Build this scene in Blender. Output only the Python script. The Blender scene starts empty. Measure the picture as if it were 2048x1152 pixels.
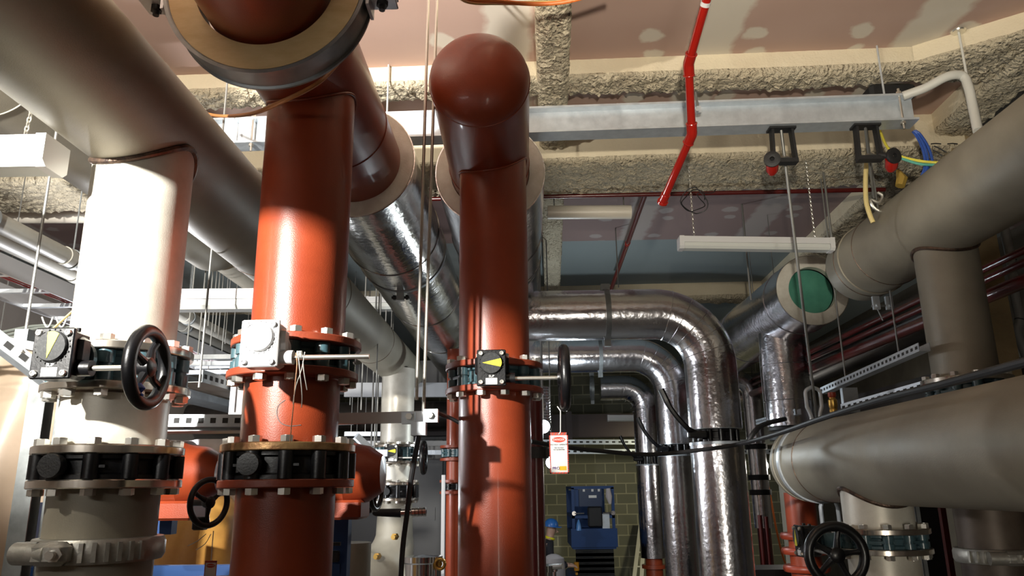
import bpy, math, random
from mathutils import Vector, Matrix, noise
random.seed(7)
sc = bpy.context.scene
COL = sc.collection
R_ = math.radians
EYE = 1.75
# ------------------------------------------------------------------ camera
FPX, CX, CY = 1514.0, 1024.0, 576.0
PITCH, YAW, ROLL = R_(14.75), R_(0.90), R_(-0.75)
_F = Vector((-math.sin(YAW)*math.cos(PITCH), math.cos(YAW)*math.cos(PITCH), math.sin(PITCH)))
_R0 = Vector((math.cos(YAW), math.sin(YAW), 0))
_U0 = _R0.cross(_F)
_U = _U0*math.cos(ROLL) - _R0*math.sin(ROLL)
_R = _R0*math.cos(ROLL) + _U0*math.sin(ROLL)
CAMLOC = Vector((0, 0, EYE))
cam = bpy.data.cameras.new('camera'); cam_o = bpy.data.objects.new('camera', cam); COL.objects.link(cam_o)
cam.sensor_width = 36; cam.lens = FPX/2048*36; cam.clip_start = .02; cam.clip_end = 100
cam_o.matrix_world = Matrix(((_R.x, _U.x, -_F.x, 0), (_R.y, _U.y, -_F.y, 0), (_R.z, _U.z, -_F.z, EYE), (0, 0, 0, 1)))
sc.camera = cam_o
# ------------------------------------------------------------------ world + view
w = bpy.data.worlds.new('world'); sc.world = w; w.use_nodes = True
w.node_tree.nodes['Background'].inputs[0].default_value = (.55, .56, .6, 1)
w.node_tree.nodes['Background'].inputs[1].default_value = .045
vs = sc.view_settings
vs.view_transform = 'Standard'; vs.look = 'None'; vs.gamma = 1; vs.use_curve_mapping = False
vs.exposure = 0.35
try:
    sc.cycles.use_denoising = True
    sc.cycles.max_bounces = 6; sc.cycles.glossy_bounces = 4; sc.cycles.diffuse_bounces = 3
    sc.cycles.sample_clamp_indirect = 4
except Exception: pass
# ------------------------------------------------------------------ lamps
def area(name, loc, tgt, power, sx, sy, col=(1, .95, .86), spread=None):
    l = bpy.data.lights.new(name, 'AREA'); l.shape = 'RECTANGLE'; l.size = sx; l.size_y = sy
    l.energy = power; l.color = col
    if spread: l.spread = R_(spread)
    o = bpy.data.objects.new(name, l); COL.objects.link(o); o.location = loc
    d = (Vector(tgt)-Vector(loc)); o.rotation_euler = d.to_track_quat('-Z', 'X').to_euler(); return o
def point(name, loc, power, r=.05, col=(1, .97, .92)):
    l = bpy.data.lights.new(name, 'POINT'); l.energy = power; l.shadow_soft_size = r; l.color = col
    o = bpy.data.objects.new(name, l); COL.objects.link(o); o.location = loc; return o
def spot(name, loc, tgt, power, ang, r=.06, col=(1, .95, .86), blend=.4):
    l = bpy.data.lights.new(name, 'SPOT'); l.energy = power; l.spot_size = R_(ang); l.spot_blend = blend; l.shadow_soft_size = r; l.color = col
    o = bpy.data.objects.new(name, l); COL.objects.link(o); o.location = loc
    o.rotation_euler = (Vector(tgt)-Vector(loc)).to_track_quat('-Z', 'Y').to_euler(); return o
spot('site_floodlight', (-1.9, .25, EYE+1.22), (-1.9+math.sin(R_(12)), .25+math.cos(R_(12)), EYE+1.22+math.tan(R_(9))), 1150, 76, .04, (1, .97, .90), .30)
area('upright_tube_light', (-1.85, .15, EYE+.55), (-.3, 3.2, EYE+.5), 5.5, .06, 1.3, (1, .97, .92))
spot('ceiling_floodlight', (-2.35, .75, EYE+1.76), (.9, 4.3, EYE+2.35), 330, 120, .04, (1, .93, .80), .3)
spot('aisle_fill_spot', (.2, .3, EYE+.55), (.2+math.sin(R_(19)), .3+math.cos(R_(19)), EYE+.55+math.tan(R_(27))), 340, 42, .035, (1, .92, .76), .35)  # fill spot added to light the right-hand ceiling and beams
point('hall_worklight', (.48, 7.6, EYE+.55), 40, .06, (.85, .95, 1))
point('hall_worklight', (3.4, 9.6, EYE+.2), 16, .06, (1, .93, .8))
point('hall_worklight', (-3.2, 5.6, EYE+.6), 110, .06, (.95, .96, 1))
point('hall_worklight', (-1.9, 6.3, EYE-.1), 26, .08, (.92, .96, 1))
spot('wall_worklight', (2.6, 12.0, EYE+.5), (1.6, 15.9, .7), 90, 110, .1, (1, .93, .62), .8)
area('tank_fill_light', (.7, -.7, EYE-.5), (1.85, 2.8, EYE+.15), 6, 1.2, .12, (1, .93, .80), 80)  # unseen fill added to brighten the large lower right pipe

# ------------------------------------------------------------------ pixel -> point (for placing things at their measured places)
def ray(px, py):
    return (_F + _R*((px-CX)/FPX) + _U*((CY-py)/FPX))
def at(px, py, X=None, Y=None, Z=None, S=None):
    d = ray(px, py)
    if X is not None: t = (X-CAMLOC.x)/d.x
    elif Y is not None: t = (Y-CAMLOC.y)/d.y
    elif Z is not None: t = (Z-CAMLOC.z)/d.z
    else:
        n = Vector((math.sin(SA), math.cos(SA), 0)); t = S/d.dot(n)
    return CAMLOC + d*t
SA = R_(1.8)          # the building's grid is turned slightly from the pipes
def S(x, y, z):       # building frame -> world
    return Vector((x*math.cos(SA)+y*math.sin(SA), -x*math.sin(SA)+y*math.cos(SA), z))
def iS(p):
    return (p.x*math.cos(SA)-p.y*math.sin(SA), p.x*math.sin(SA)+p.y*math.cos(SA), p.z)

# ------------------------------------------------------------------ materials
MATS = {}
def M(name, col, rough=.5, metal=0., col2=None, vs_=3., bump=0., bs=60., coat=0., rvar=0., stretch=None, contrast=(.35, .65), emit=0., trans=0., alpha=1.):
    if name in MATS: return MATS[name]
    m = bpy.data.materials.new(name); m.use_nodes = True; nt = m.node_tree; n = nt.nodes; l = nt.links
    b = n['Principled BSDF']
    b.inputs['Base Color'].default_value = (*col, 1); b.inputs['Roughness'].default_value = rough; b.inputs['Metallic'].default_value = metal
    if coat: b.inputs['Coat Weight'].default_value = coat; b.inputs['Coat Roughness'].default_value = .12
    if emit: b.inputs['Emission Color'].default_value = (*col, 1); b.inputs['Emission Strength'].default_value = emit
    if trans: b.inputs['Transmission Weight'].default_value = trans
    if alpha < 1: b.inputs['Alpha'].default_value = alpha
    tc = n.new('ShaderNodeTexCoord'); src = tc.outputs['Object']
    if stretch:
        mp = n.new('ShaderNodeMapping'); mp.inputs['Scale'].default_value = stretch; l.new(src, mp.inputs[0]); src = mp.outputs[0]
    if col2 or rvar:
        nz = n.new('ShaderNodeTexNoise'); nz.inputs['Scale'].default_value = vs_; nz.inputs['Detail'].default_value = 7; nz.inputs['Roughness'].default_value = .62
        l.new(src, nz.inputs['Vector'])
        if col2:
            cr = n.new('ShaderNodeValToRGB'); cr.color_ramp.elements[0].position = contrast[0]; cr.color_ramp.elements[1].position = contrast[1]
            cr.color_ramp.elements[0].color = (*col2, 1); cr.color_ramp.elements[1].color = (*col, 1)
            l.new(nz.outputs[0], cr.inputs[0]); l.new(cr.outputs[0], b.inputs['Base Color'])
        if rvar:
            mr = n.new('ShaderNodeMapRange'); mr.inputs[1].default_value = .3; mr.inputs[2].default_value = .7
            mr.inputs[3].default_value = max(.02, rough-rvar); mr.inputs[4].default_value = min(1, rough+rvar)
            l.new(nz.outputs[0], mr.inputs[0]); l.new(mr.outputs[0], b.inputs['Roughness'])
    if bump:
        nb = n.new('ShaderNodeTexNoise'); nb.inputs['Scale'].default_value = bs; nb.inputs['Detail'].default_value = 5
        l.new(src, nb.inputs['Vector'])
        bp = n.new('ShaderNodeBump'); bp.inputs['Strength'].default_value = bump; bp.inputs['Distance'].default_value = .01
        l.new(nb.outputs[0], bp.inputs['Height']); l.new(bp.outputs[0], b.inputs['Normal'])
    MATS[name] = m
    return m
steel = M('pickled_steel', (.32, .292, .228), .52, .18, (.235, .213, .168), 2.2, .08, 220, rvar=.1)
steel_light = M('pale_steel', (.74, .71, .62), .42, .25, (.52, .48, .40), 3.2, .06, 200, rvar=.1)
steel_turned = M('turned_flange_steel', (.80, .75, .67), .20, .95, (.62, .55, .46), 9, rvar=.08, stretch=(1, 1, .1))
weld = M('heat_tinted_weld', (.20, .13, .09), .4, .7, (.06, .045, .04), 25, .3, 90)
red = M('red_oxide_primer', (.285, .045, .0135), .36, 0, (.21, .033, .012), 2.5, .10, 260, coat=.15, rvar=.06)
red_flange = M('red_oxide_flange', (.26, .048, .020), .40, 0, (.18, .032, .015), 7, .08, 120)
rusty = M('rusty_bare_flange', (.42, .27, .12), .35, .7, (.16, .07, .03), 12, .1, 90)
foil = M('aluminium_cladding', (.86, .86, .90), .19, 1., (.74, .73, .78), 3.0, .30, 26, rvar=.07)
foil_dark = M('dull_aluminium_cladding', (.66, .65, .63), .17, 1., (.50, .48, .46), 3.0, .3, 26, rvar=.08)
foam = M('white_insulation_foam', (.76, .73, .66), .9, 0, (.62, .58, .50), 9, .2, 150)
phenolic = M('yellow_support_block', (.72, .55, .29), .6, 0, (.55, .38, .17), 4, .06, 60, stretch=(1, 1, 3))
greenm = M('green_pipe_cap', (.085, .31, .22), .5, 0, (.06, .25, .18), 8)
galv = M('galvanised_steel', (.66, .71, .76), .38, .5, (.54, .59, .64), 16, .03, 60, rvar=.1)
galv_dull = M('dull_galvanised_band', (.30, .32, .325), .42, .5, (.20, .215, .22), 8, rvar=.08)
boltm = M('zinc_bolt', (.78, .76, .70), .28, .9)
black = M('black_coated_iron', (.004, .004, .005), .34, 0, coat=.12, bump=.06, bs=120)
blackm = M('black_matt_iron', (.014, .014, .015), .55, 0, bump=.2, bs=150)
rubber = M('black_rubber_cable', (.014, .014, .016), .5)
teal = M('teal_valve_paint', (.05, .10, .118), .32, 0, (.04, .08, .095), 6, coat=.35, bump=.1, bs=90)
yellow = M('yellow_indicator', (.85, .76, .02), .5)
white = M('white_enamel', (.66, .66, .67), .35)
labelm = M('blank_white_label', (.85, .85, .82), .5)
dialm = M('worn_black_dial', (.018, .019, .020), .75, 0, (.04, .04, .04), 120, .15, 90, contrast=(.3, .5))
pinkpvc = M('cream_plastic_pipe', (.80, .74, .64), .35)
greypvc = M('grey_pipe', (.33, .32, .28), .45, 0, (.27, .26, .23), 3)
redpaint = M('red_sprinkler_paint', (.33, .011, .006), .22, 0, coat=.5)
redmar = M('maroon_pipe_paint', (.095, .009, .008), .3, 0, coat=.3)
bluem = M('blue_machine_paint', (.006, .048, .18), .5)
orange = M('orange_cable_sheath', (.75, .18, .03), .5)
yelc = M('yellow_hose', (.72, .58, .25), .5)
grnc = M('green_cable', (.10, .38, .30), .5)
bluec = M('blue_cable', (.035, .10, .42), .45)
greyc = M('grey_cable', (.45, .45, .44), .5)
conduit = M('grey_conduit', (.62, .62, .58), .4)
brass = M('brass', (.62, .38, .10), .3, .9)
chrome = M('chromed_steel', (.8, .8, .8), .12, 1)
sheet = M('plastic_dust_sheet', (.45, .35, .265), .4, 0, (.34, .26, .185), 1.2, .5, 3)
ambersheet = M('amber_plastic_wrap', (.60, .33, .08), .3, 0, (.42, .20, .05), 3, .5, 9)
copper = M('copper_wire', (.65, .36, .22), .35, .8)
tagred = M('danger_tag_red', (.75, .06, .03), .5)
tagwhite = M('danger_tag_white', (.86, .86, .84), .5)
purple = M('tag_purple', (.12, .03, .25), .5)
tagyel = M('tag_yellow', (.85, .55, .02), .5)
inkm = M('printed_grey_ink', (.12, .12, .12), .6)
string = M('white_string', (.75, .73, .68), .8)
alum = M('ladder_aluminium', (.70, .68, .60), .5, .1)
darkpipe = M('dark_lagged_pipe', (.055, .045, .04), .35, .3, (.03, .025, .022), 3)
darkrust = M('dark_stained_pipe', (.13, .10, .075), .5, .3, (.05, .035, .028), 3.2)
redvalve = M('orange_red_valve', (.28, .038, .013), .4)
skin_grey = M('grey_jacket_cloth', (.10, .10, .12), .8)
def lampmat(name, col, s):
    m = M(name, col, .5); b = m.node_tree.nodes['Principled BSDF']
    b.inputs['Emission Color'].default_value = (*col, 1); b.inputs['Emission Strength'].default_value = s; return m
lampglow = lampmat('lit_lamp_lens', (1, .95, .85), 14)
lampglow2 = lampmat('lit_tube_lens', (.85, .95, 1), 9)

def node_mat(name):
    m = bpy.data.materials.new(name); m.use_nodes = True; MATS[name] = m
    return m, m.node_tree.nodes, m.node_tree.links, m.node_tree.nodes['Principled BSDF']
def math_n(n, l, op, a, b=None, c=None):
    x = n.new('ShaderNodeMath'); x.operation = op
    for i, v in enumerate((a, b, c)):
        if v is None: continue
        if isinstance(v, (int, float)): x.inputs[i].default_value = v
        else: l.new(v, x.inputs[i])
    return x.outputs[0]
def mix_n(n, l, f, a, b):
    x = n.new('ShaderNodeMix'); x.data_type = 'RGBA'
    if isinstance(f, float): x.inputs[0].default_value = f
    else: l.new(f, x.inputs[0])
    for i, v in ((6, a), (7, b)):
        if isinstance(v, tuple): x.inputs[i].default_value = (*v, 1)
        else: l.new(v, x.inputs[i])
    return x.outputs[2]
# plasterboard ceiling: pink board, pale joint bands, pairs of filler dabs over the screws
def ceiling_mat():
    m, n, l, b = node_mat('pink_plasterboard'); b.inputs['Roughness'].default_value = .85
    tc = n.new('ShaderNodeTexCoord'); sp = n.new('ShaderNodeSeparateXYZ'); 
    nz = n.new('ShaderNodeTexNoise'); nz.inputs['Scale'].default_value = 9; nz.inputs['Detail'].default_value = 3
    l.new(tc.outputs['Object'], nz.inputs['Vector'])
    mp = n.new('ShaderNodeMapping'); mp.inputs['Rotation'].default_value = (0, 0, R_(0)); l.new(tc.outputs['Object'], mp.inputs[0])
    va = n.new('ShaderNodeVectorMath'); va.operation = 'MULTIPLY_ADD'; l.new(nz.outputs['Color'], va.inputs[0]); va.inputs[1].default_value = (.09, .09, 0); l.new(mp.outputs[0], va.inputs[2])
    l.new(va.outputs[0], sp.inputs[0])
    X, Y = sp.outputs[0], sp.outputs[1]
    # dabs: cells .62 x .45, pair of dabs
    def dab(cx, cy, r, sx, sy):
        fx = math_n(n, l, 'SUBTRACT', math_n(n, l, 'FLOORED_MODULO', X, sx), cx)
        fy = math_n(n, l, 'SUBTRACT', math_n(n, l, 'FLOORED_MODULO', Y, sy), cy)
        d = math_n(n, l, 'SQRT', math_n(n, l, 'ADD', math_n(n, l, 'MULTIPLY', fx, fx), math_n(n, l, 'MULTIPLY', fy, fy)))
        s = n.new('ShaderNodeMapRange'); s.inputs[1].default_value = r*1.15; s.inputs[2].default_value = r*.85; s.inputs[3].default_value = 0; s.inputs[4].default_value = 1
        l.new(d, s.inputs[0]); return s.outputs[0]
    dd = math_n(n, l, 'MAXIMUM', dab(.20, .30, .068, .60, .72), dab(.25, .50, .060, .60, .72))
    # joint bands
    fb = math_n(n, l, 'ABSOLUTE', math_n(n, l, 'SUBTRACT', math_n(n, l, 'FLOORED_MODULO', math_n(n, l, 'ADD', X, .62), 1.2), .6))
    s = n.new('ShaderNodeMapRange'); s.inputs[1].default_value = .15; s.inputs[2].default_value = .11; s.inputs[3].default_value = 0; s.inputs[4].default_value = .8
    l.new(fb, s.inputs[0])
    f = math_n(n, l, 'MAXIMUM', math_n(n, l, 'MULTIPLY', dd, .75), s.outputs[0])
    n2 = n.new('ShaderNodeTexNoise'); n2.inputs['Scale'].default_value = 1.4; l.new(tc.outputs['Object'], n2.inputs['Vector'])
    base = mix_n(n, l, n2.outputs[0], (.42, .27, .22), (.56, .40, .33))
    base2 = mix_n(n, l, f, base, (.70, .66, .56))
    dim_board = mix_n(n, l, f, (.26, .185, .175), (.40, .36, .34))  # boards beyond the second beam coloured darker for the dim light there
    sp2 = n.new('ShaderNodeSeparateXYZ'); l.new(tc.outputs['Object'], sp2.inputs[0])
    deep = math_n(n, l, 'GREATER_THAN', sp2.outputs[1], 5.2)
    c = mix_n(n, l, deep, base2, dim_board)
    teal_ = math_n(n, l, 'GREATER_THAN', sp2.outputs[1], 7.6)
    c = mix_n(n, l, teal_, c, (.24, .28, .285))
    l.new(c, b.inputs['Base Color'])
    return m
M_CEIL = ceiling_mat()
def spray_mat():
    m, n, l, b = node_mat('sprayed_fireproofing'); b.inputs['Roughness'].default_value = .95
    tc = n.new('ShaderNodeTexCoord'); nz = n.new('ShaderNodeTexNoise'); nz.inputs['Scale'].default_value = 3; nz.inputs['Detail'].default_value = 6
    l.new(tc.outputs['Object'], nz.inputs['Vector'])
    c = mix_n(n, l, nz.outputs[0], (.64, .54, .38), (.80, .72, .55)); l.new(c, b.inputs['Base Color'])
    v = n.new('ShaderNodeTexNoise'); v.inputs['Scale'].default_value = 70; v.inputs['Detail'].default_value = 6; l.new(tc.outputs['Object'], v.inputs['Vector'])
    bp = n.new('ShaderNodeBump'); bp.inputs['Strength'].default_value = .35; bp.inputs['Distance'].default_value = .012; l.new(v.outputs[0], bp.inputs['Height']); l.new(bp.outputs[0], b.inputs['Normal'])
    return m
M_SPRAY = spray_mat()
def rough_mat():
    m, n, l, b = node_mat('lumpy_fireproofing'); b.inputs['Roughness'].default_value = .95
    tc = n.new('ShaderNodeTexCoord'); nz = n.new('ShaderNodeTexNoise'); nz.inputs['Scale'].default_value = 3; nz.inputs['Detail'].default_value = 6
    l.new(tc.outputs['Object'], nz.inputs['Vector'])
    c = mix_n(n, l, nz.outputs[0], (.60, .50, .35), (.78, .70, .53)); l.new(c, b.inputs['Base Color'])
    v = n.new('ShaderNodeTexNoise'); v.inputs['Scale'].default_value = 42; v.inputs['Detail'].default_value = 4; v.inputs['Roughness'].default_value = .55; l.new(tc.outputs['Object'], v.inputs['Vector'])
    v2 = n.new('ShaderNodeTexVoronoi'); v2.inputs['Scale'].default_value = 55; v2.feature = 'SMOOTH_F1'; l.new(tc.outputs['Object'], v2.inputs['Vector'])
    h = math_n(n, l, 'SUBTRACT', math_n(n, l, 'MULTIPLY', v.outputs[0], 1.6), math_n(n, l, 'MULTIPLY', v2.outputs[0], .5))
    bp = n.new('ShaderNodeBump'); bp.inputs['Strength'].default_value = 1.; bp.inputs['Distance'].default_value = .035; l.new(h, bp.inputs['Height']); l.new(bp.outputs[0], b.inputs['Normal'])
    return m
M_ROUGH = rough_mat()
def block_mat():
    m, n, l, b = node_mat('concrete_blockwork'); b.inputs['Roughness'].default_value = .9
    tc = n.new('ShaderNodeTexCoord'); mp = n.new('ShaderNodeMapping'); mp.inputs['Rotation'].default_value = (R_(90), 0, 0); l.new(tc.outputs['Object'], mp.inputs[0])
    br = n.new('ShaderNodeTexBrick'); br.inputs['Scale'].default_value = 1; br.inputs['Brick Width'].default_value = .40; br.inputs['Row Height'].default_value = .20
    br.inputs['Mortar Size'].default_value = .011; br.inputs['Color1'].default_value = (.23, .225, .16, 1); br.inputs['Color2'].default_value = (.19, .19, .14, 1); br.inputs['Mortar'].default_value = (.42, .40, .28, 1)
    l.new(mp.outputs[0], br.inputs['Vector']); l.new(br.outputs['Color'], b.inputs['Base Color'])
    return m
M_BLOCK = block_mat()
M_FLOOR = M('concrete_floor', (.22, .21, .19), .6, 0, (.15, .145, .13), 2, .1, 30)
M_WALLD = M('dark_plaster_wall', (.13, .115, .09), .9, 0, (.09, .08, .065), 2)
M_WALLL = M('pale_lining_wall', (.50, .43, .38), .9, 0, (.42, .36, .31), 2)

# ------------------------------------------------------------------ mesh builder
def frame(d):
    d = Vector(d).normalized()
    up = Vector((0, 0, 1)) if abs(d.z) < .95 else Vector((0, 1, 0))
    a = d.cross(up).normalized(); return a, a.cross(d).normalized(), d
class B:
    def __init__(s): s.v = []; s.f = []; s.mi = []; s.m = 0
    def face(s, idx): s.f.append(tuple(idx)); s.mi.append(s.m)
    def ring(s, c, a, b, r, n, ph=0.):
        i0 = len(s.v)
        for k in range(n):
            t = 2*math.pi*k/n+ph; s.v.append(Vector(c)+a*(r*math.cos(t))+b*(r*math.sin(t)))
        return list(range(i0, i0+n))
    def bridge(s, A, C):
        n = len(A)
        for k in range(n): s.face((A[k], A[(k+1) % n], C[(k+1) % n], C[k]))
    def sweep(s, pts, rad, n=16, caps=True):
        pts = [Vector(p) for p in pts]
        if not hasattr(rad, '__len__'): rad = [rad]*len(pts)
        a, b, _ = frame(pts[1]-pts[0]); last = None; prev = (pts[1]-pts[0]).normalized()
        rings = []
        for i, p in enumerate(pts):
            if i == 0: d = (pts[1]-pts[0])
            elif i == len(pts)-1: d = pts[-1]-pts[-2]
            else: d = (pts[i+1]-p).normalized()+(p-pts[i-1]).normalized()
            if d.length < 1e-9: d = prev
            d = d.normalized(); q = prev.rotation_difference(d); a = q @ a; b = q @ b; prev = d
            rings.append(s.ring(p, a, b, rad[i], n))
        for i in range(len(rings)-1): s.bridge(rings[i], rings[i+1])
        if caps: s.face(rings[0][::-1]); s.face(rings[-1])
        return s
    def cyl(s, p0, p1, r, n=24, caps=True): return s.sweep([p0, p1], r, n, caps)
    def lathe(s, prof, org=(0, 0, 0), axis=(0, 0, 1), n=48, closed=False):
        """prof: list of (r, h) along axis"""
        a, b, d = frame(axis); org = Vector(org); rings = []
        for r, h in prof: rings.append(s.ring(org+d*h, a, b, max(r, 1e-5), n))
        for i in range(len(rings)-1): s.bridge(rings[i], rings[i+1])
        if closed: s.bridge(rings[-1], rings[0])
        return s
    def box(s, c, size, rot=None, bev=0.):
        c = Vector(c); hx, hy, hz = [k/2 for k in size]
        if bev <= 0:
            vs = [Vector((x, y, z)) for x in (-hx, hx) for y in (-hy, hy) for z in (-hz, hz)]
            i0 = len(s.v)
            for q in vs: s.v.append(c+(rot @ q if rot else q))
            for f in ((0, 1, 3, 2), (4, 6, 7, 5), (0, 4, 5, 1), (2, 3, 7, 6), (0, 2, 6, 4), (1, 5, 7, 3)): s.face([i0+k for k in f])
            return s
        # bevelled box: octagonal-section stack (chamfered vertical edges + top/bottom chamfer)
        def loop(ix, iy, z):
            e = bev
            P = [(ix-e, -iy), (ix, -iy+e), (ix, iy-e), (ix-e, iy), (-ix+e, iy), (-ix, iy-e), (-ix, -iy+e), (-ix+e, -iy)]
            i0 = len(s.v)
            for x, y in P:
                q = Vector((x, y, z)); s.v.append(c+(rot @ q if rot else q))
            return list(range(i0, i0+8))
        L = [loop(hx-bev, hy-bev, -hz), loop(hx, hy, -hz+bev), loop(hx, hy, hz-bev), loop(hx-bev, hy-bev, hz)]
        for i in range(3): s.bridge(L[i], L[i+1])
        s.face(L[0][::-1]); s.face(L[-1]); return s
    def bar(s, p0, p1, wx, wz, up=(0, 0, 1)):
        p0 = Vector(p0); p1 = Vector(p1); d = (p1-p0); L = d.length; d.normalize(); up = Vector(up)
        a = d.cross(up)
        if a.length < 1e-4: a = d.cross(Vector((0, 1, 0)))
        a.normalize(); b = a.cross(d)
        rot = Matrix((a, d, b)).transposed(); return s.box((p0+p1)/2, (wx, L, wz), rot)
    def prism(s, poly, p0, p1, ax, ay, closed=True):
        """poly 2D points extruded from p0 to p1; ax, ay axes"""
        p0 = Vector(p0); p1 = Vector(p1); ax = Vector(ax); ay = Vector(ay); n = len(poly)
        i0 = len(s.v)
        for P in (p0, p1):
            for x, y in poly: s.v.append(P+ax*x+ay*y)
        for k in range(n): s.face((i0+k, i0+(k+1) % n, i0+n+(k+1) % n, i0+n+k))
        if closed: s.face(range(i0+n-1, i0-1, -1)); s.face(range(i0+n, i0+2*n))
        return s
    def torus(s, c, axis, R, r, n=40, m=12, sq=1.):
        a, b, d = frame(axis); c = Vector(c); prev = None; first = None
        for k in range(n):
            t = 2*math.pi*k/n; u = a*math.cos(t)+b*math.sin(t); i0 = len(s.v)
            for j in range(m):
                q = 2*math.pi*j/m; s.v.append(c+u*(R+r*math.cos(q))+d*(r*sq*math.sin(q)))
            rg = list(range(i0, i0+m))
            if prev: s.bridge(prev, rg)
            else: first = rg
            prev = rg
        s.bridge(prev, first); return s
    def hexb(s, c, axis, r, h): return s.cyl(Vector(c), Vector(c)+Vector(axis).normalized()*h, r, 6)
    def mesh(s, name, mats, origin=(0, 0, 0), ang=35):
        me = bpy.data.meshes.new(name); o = Vector(origin)
        me.from_pydata([v-o for v in s.v], [], s.f)
        if not isinstance(mats, (list, tuple)): mats = [mats]
        for m in mats: me.materials.append(m)
        if len(mats) > 1: me.polygons.foreach_set('material_index', s.mi)
        import bmesh
        bm = bmesh.new(); bm.from_mesh(me); bmesh.ops.recalc_face_normals(bm, faces=bm.faces); bm.to_mesh(me); bm.free()
        me.shade_smooth(); me.set_sharp_from_angle(angle=R_(ang)); me.update()
        return me

def clean(t): return t
LABELS = {}
def props(o, label, cat, group=None, kind=None):
    if label: o['label'] = label
    if cat: o['category'] = cat
    if group: o['group'] = group
    if kind: o['kind'] = kind
def thing(name, label, cat, loc=(0, 0, 0), rot=(0, 0, 0), group=None, scale=None):
    o = bpy.data.objects.new(name, None); o.empty_display_size = .05; COL.objects.link(o)
    o.location = loc; o.rotation_euler = rot
    if scale: o.scale = (scale,)*3
    props(o, label, cat, group); return o
def part(name, b, mat, parent, label=None, local=False, ang=35, kind=None):
    """mesh part; b in world coordinates unless local (parent unrotated)"""
    org = (0, 0, 0) if (local or parent is None) else WORG(parent)
    me = b.mesh(name, mat, org, ang); o = bpy.data.objects.new(name, me); COL.objects.link(o)
    if parent is not None: o.parent = parent
    if label: o['label'] = label
    if kind: o['kind'] = kind
    return o
def WORG(p):
    v = Vector((0, 0, 0))
    while p is not None: v = v+p.location; p = p.parent
    return v
def single(name, b, mat, label, cat, group=None, kind=None, ang=35, origin=None):
    if origin is None:
        n = len(b.v); lo = Vector([min(v[i] for v in b.v) for i in range(3)]); hi = Vector([max(v[i] for v in b.v) for i in range(3)])
        origin = Vector(((lo.x+hi.x)/2, (lo.y+hi.y)/2, lo.z))
    me = b.mesh(name, mat, origin, ang); o = bpy.data.objects.new(name, me); COL.objects.link(o); o.location = origin
    props(o, label, cat, group, kind); return o
def struct(name, b, mat, ang=35):
    me = b.mesh(name, mat, (0, 0, 0), ang); o = bpy.data.objects.new(name, me); COL.objects.link(o); o['kind'] = 'structure'; return o
def copy_tree(o, parent=None):
    c = o.copy(); COL.objects.link(c); c.parent = parent
    for ch in list(o.children): copy_tree(ch, c)
    return c
def inst(name, me, parent, loc, rot=None, mat=None):
    o = bpy.data.objects.new(name, me); COL.objects.link(o); o.parent = parent; o.location = loc
    if rot: o.rotation_euler = rot
    return o
def arc(c, a, b, r, t0, t1, n=10):
    c = Vector(c); return [c+Vector(a)*(r*math.cos(R_(t0+(t1-t0)*k/n)))+Vector(b)*(r*math.sin(R_(t0+(t1-t0)*k/n))) for k in range(n+1)]
def rounded(pts, r, n=8):
    """polyline with rounded corners"""
    pts = [Vector(p) for p in pts]; out = [pts[0]]
    for i in range(1, len(pts)-1):
        p = pts[i]; u = (pts[i-1]-p); v = (pts[i+1]-p); a = u.angle(v); L = min(r/math.tan(a/2), u.length*.48, v.length*.48)
        u.normalize(); v.normalize(); q0 = p+u*L; q1 = p+v*L
        rr = L*math.tan(a/2); cdir = (u+v).normalized(); c = p+cdir*(rr/math.sin(a/2))
        e0 = (q0-c).normalized(); ax = e0.cross((q1-c).normalized())
        if ax.length < 1e-6: out.append(p); continue
        ax.normalize(); tot = (q0-c).angle(q1-c)
        for k in range(n+1): out.append(c+(Matrix.Rotation(tot*k/n, 3, ax) @ (q0-c)))
    out.append(pts[-1]); return out
def smooth_path(pts, n=8):
    pts = [Vector(p) for p in pts]; P = [2*pts[0]-pts[1]]+pts+[2*pts[-1]-pts[-2]]; out = []
    for i in range(1, len(P)-2):
        a, b, c, d = P[i-1:i+3]
        for k in range(n):
            t = k/n; out.append(.5*((2*b)+(c-a)*t+(2*a-5*b+4*c-d)*t*t+(3*b-a-3*c+d)*t**3))
    out.append(pts[-1]); return out
def tube_thing(name, pts, r, mat, label, cat, n=8, group=None, smooth=0, kind=None):
    if smooth: pts = smooth_path(pts, smooth)
    b = B(); b.sweep(pts, r, n); return single(name, b, mat, label, cat, group, kind)

# ================================================================== SETTING
CEIL = EYE+2.5
bot = EYE+2.38
b = B(); b.box(S(0, 6.5, -.05), (14, 20, .1), Matrix.Rotation(-SA, 3, 'Z')); struct('floor', b, M_FLOOR)
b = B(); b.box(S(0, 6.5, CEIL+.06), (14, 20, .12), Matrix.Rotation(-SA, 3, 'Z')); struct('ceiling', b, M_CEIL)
WALLY = 15.9
b = B(); b.box(S(0, WALLY+.1, CEIL/2), (14, .2, CEIL), Matrix.Rotation(-SA, 3, 'Z')); struct('wall_far', b, M_BLOCK)
b = B(); b.box(S(4.9, 6.5, CEIL/2), (.2, 20, CEIL), Matrix.Rotation(-SA, 3, 'Z')); struct('wall_right', b, M_WALLD)
b = B(); b.box(S(-6.2, 6.5, CEIL/2), (.2, 20, CEIL), Matrix.Rotation(-SA, 3, 'Z')); struct('wall_left', b, M_WALLL)
b = B(); b.box(S(0, -3.3, CEIL/2), (14, .2, CEIL), Matrix.Rotation(-SA, 3, 'Z')); struct('wall_near', b, M_WALLL)

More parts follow.
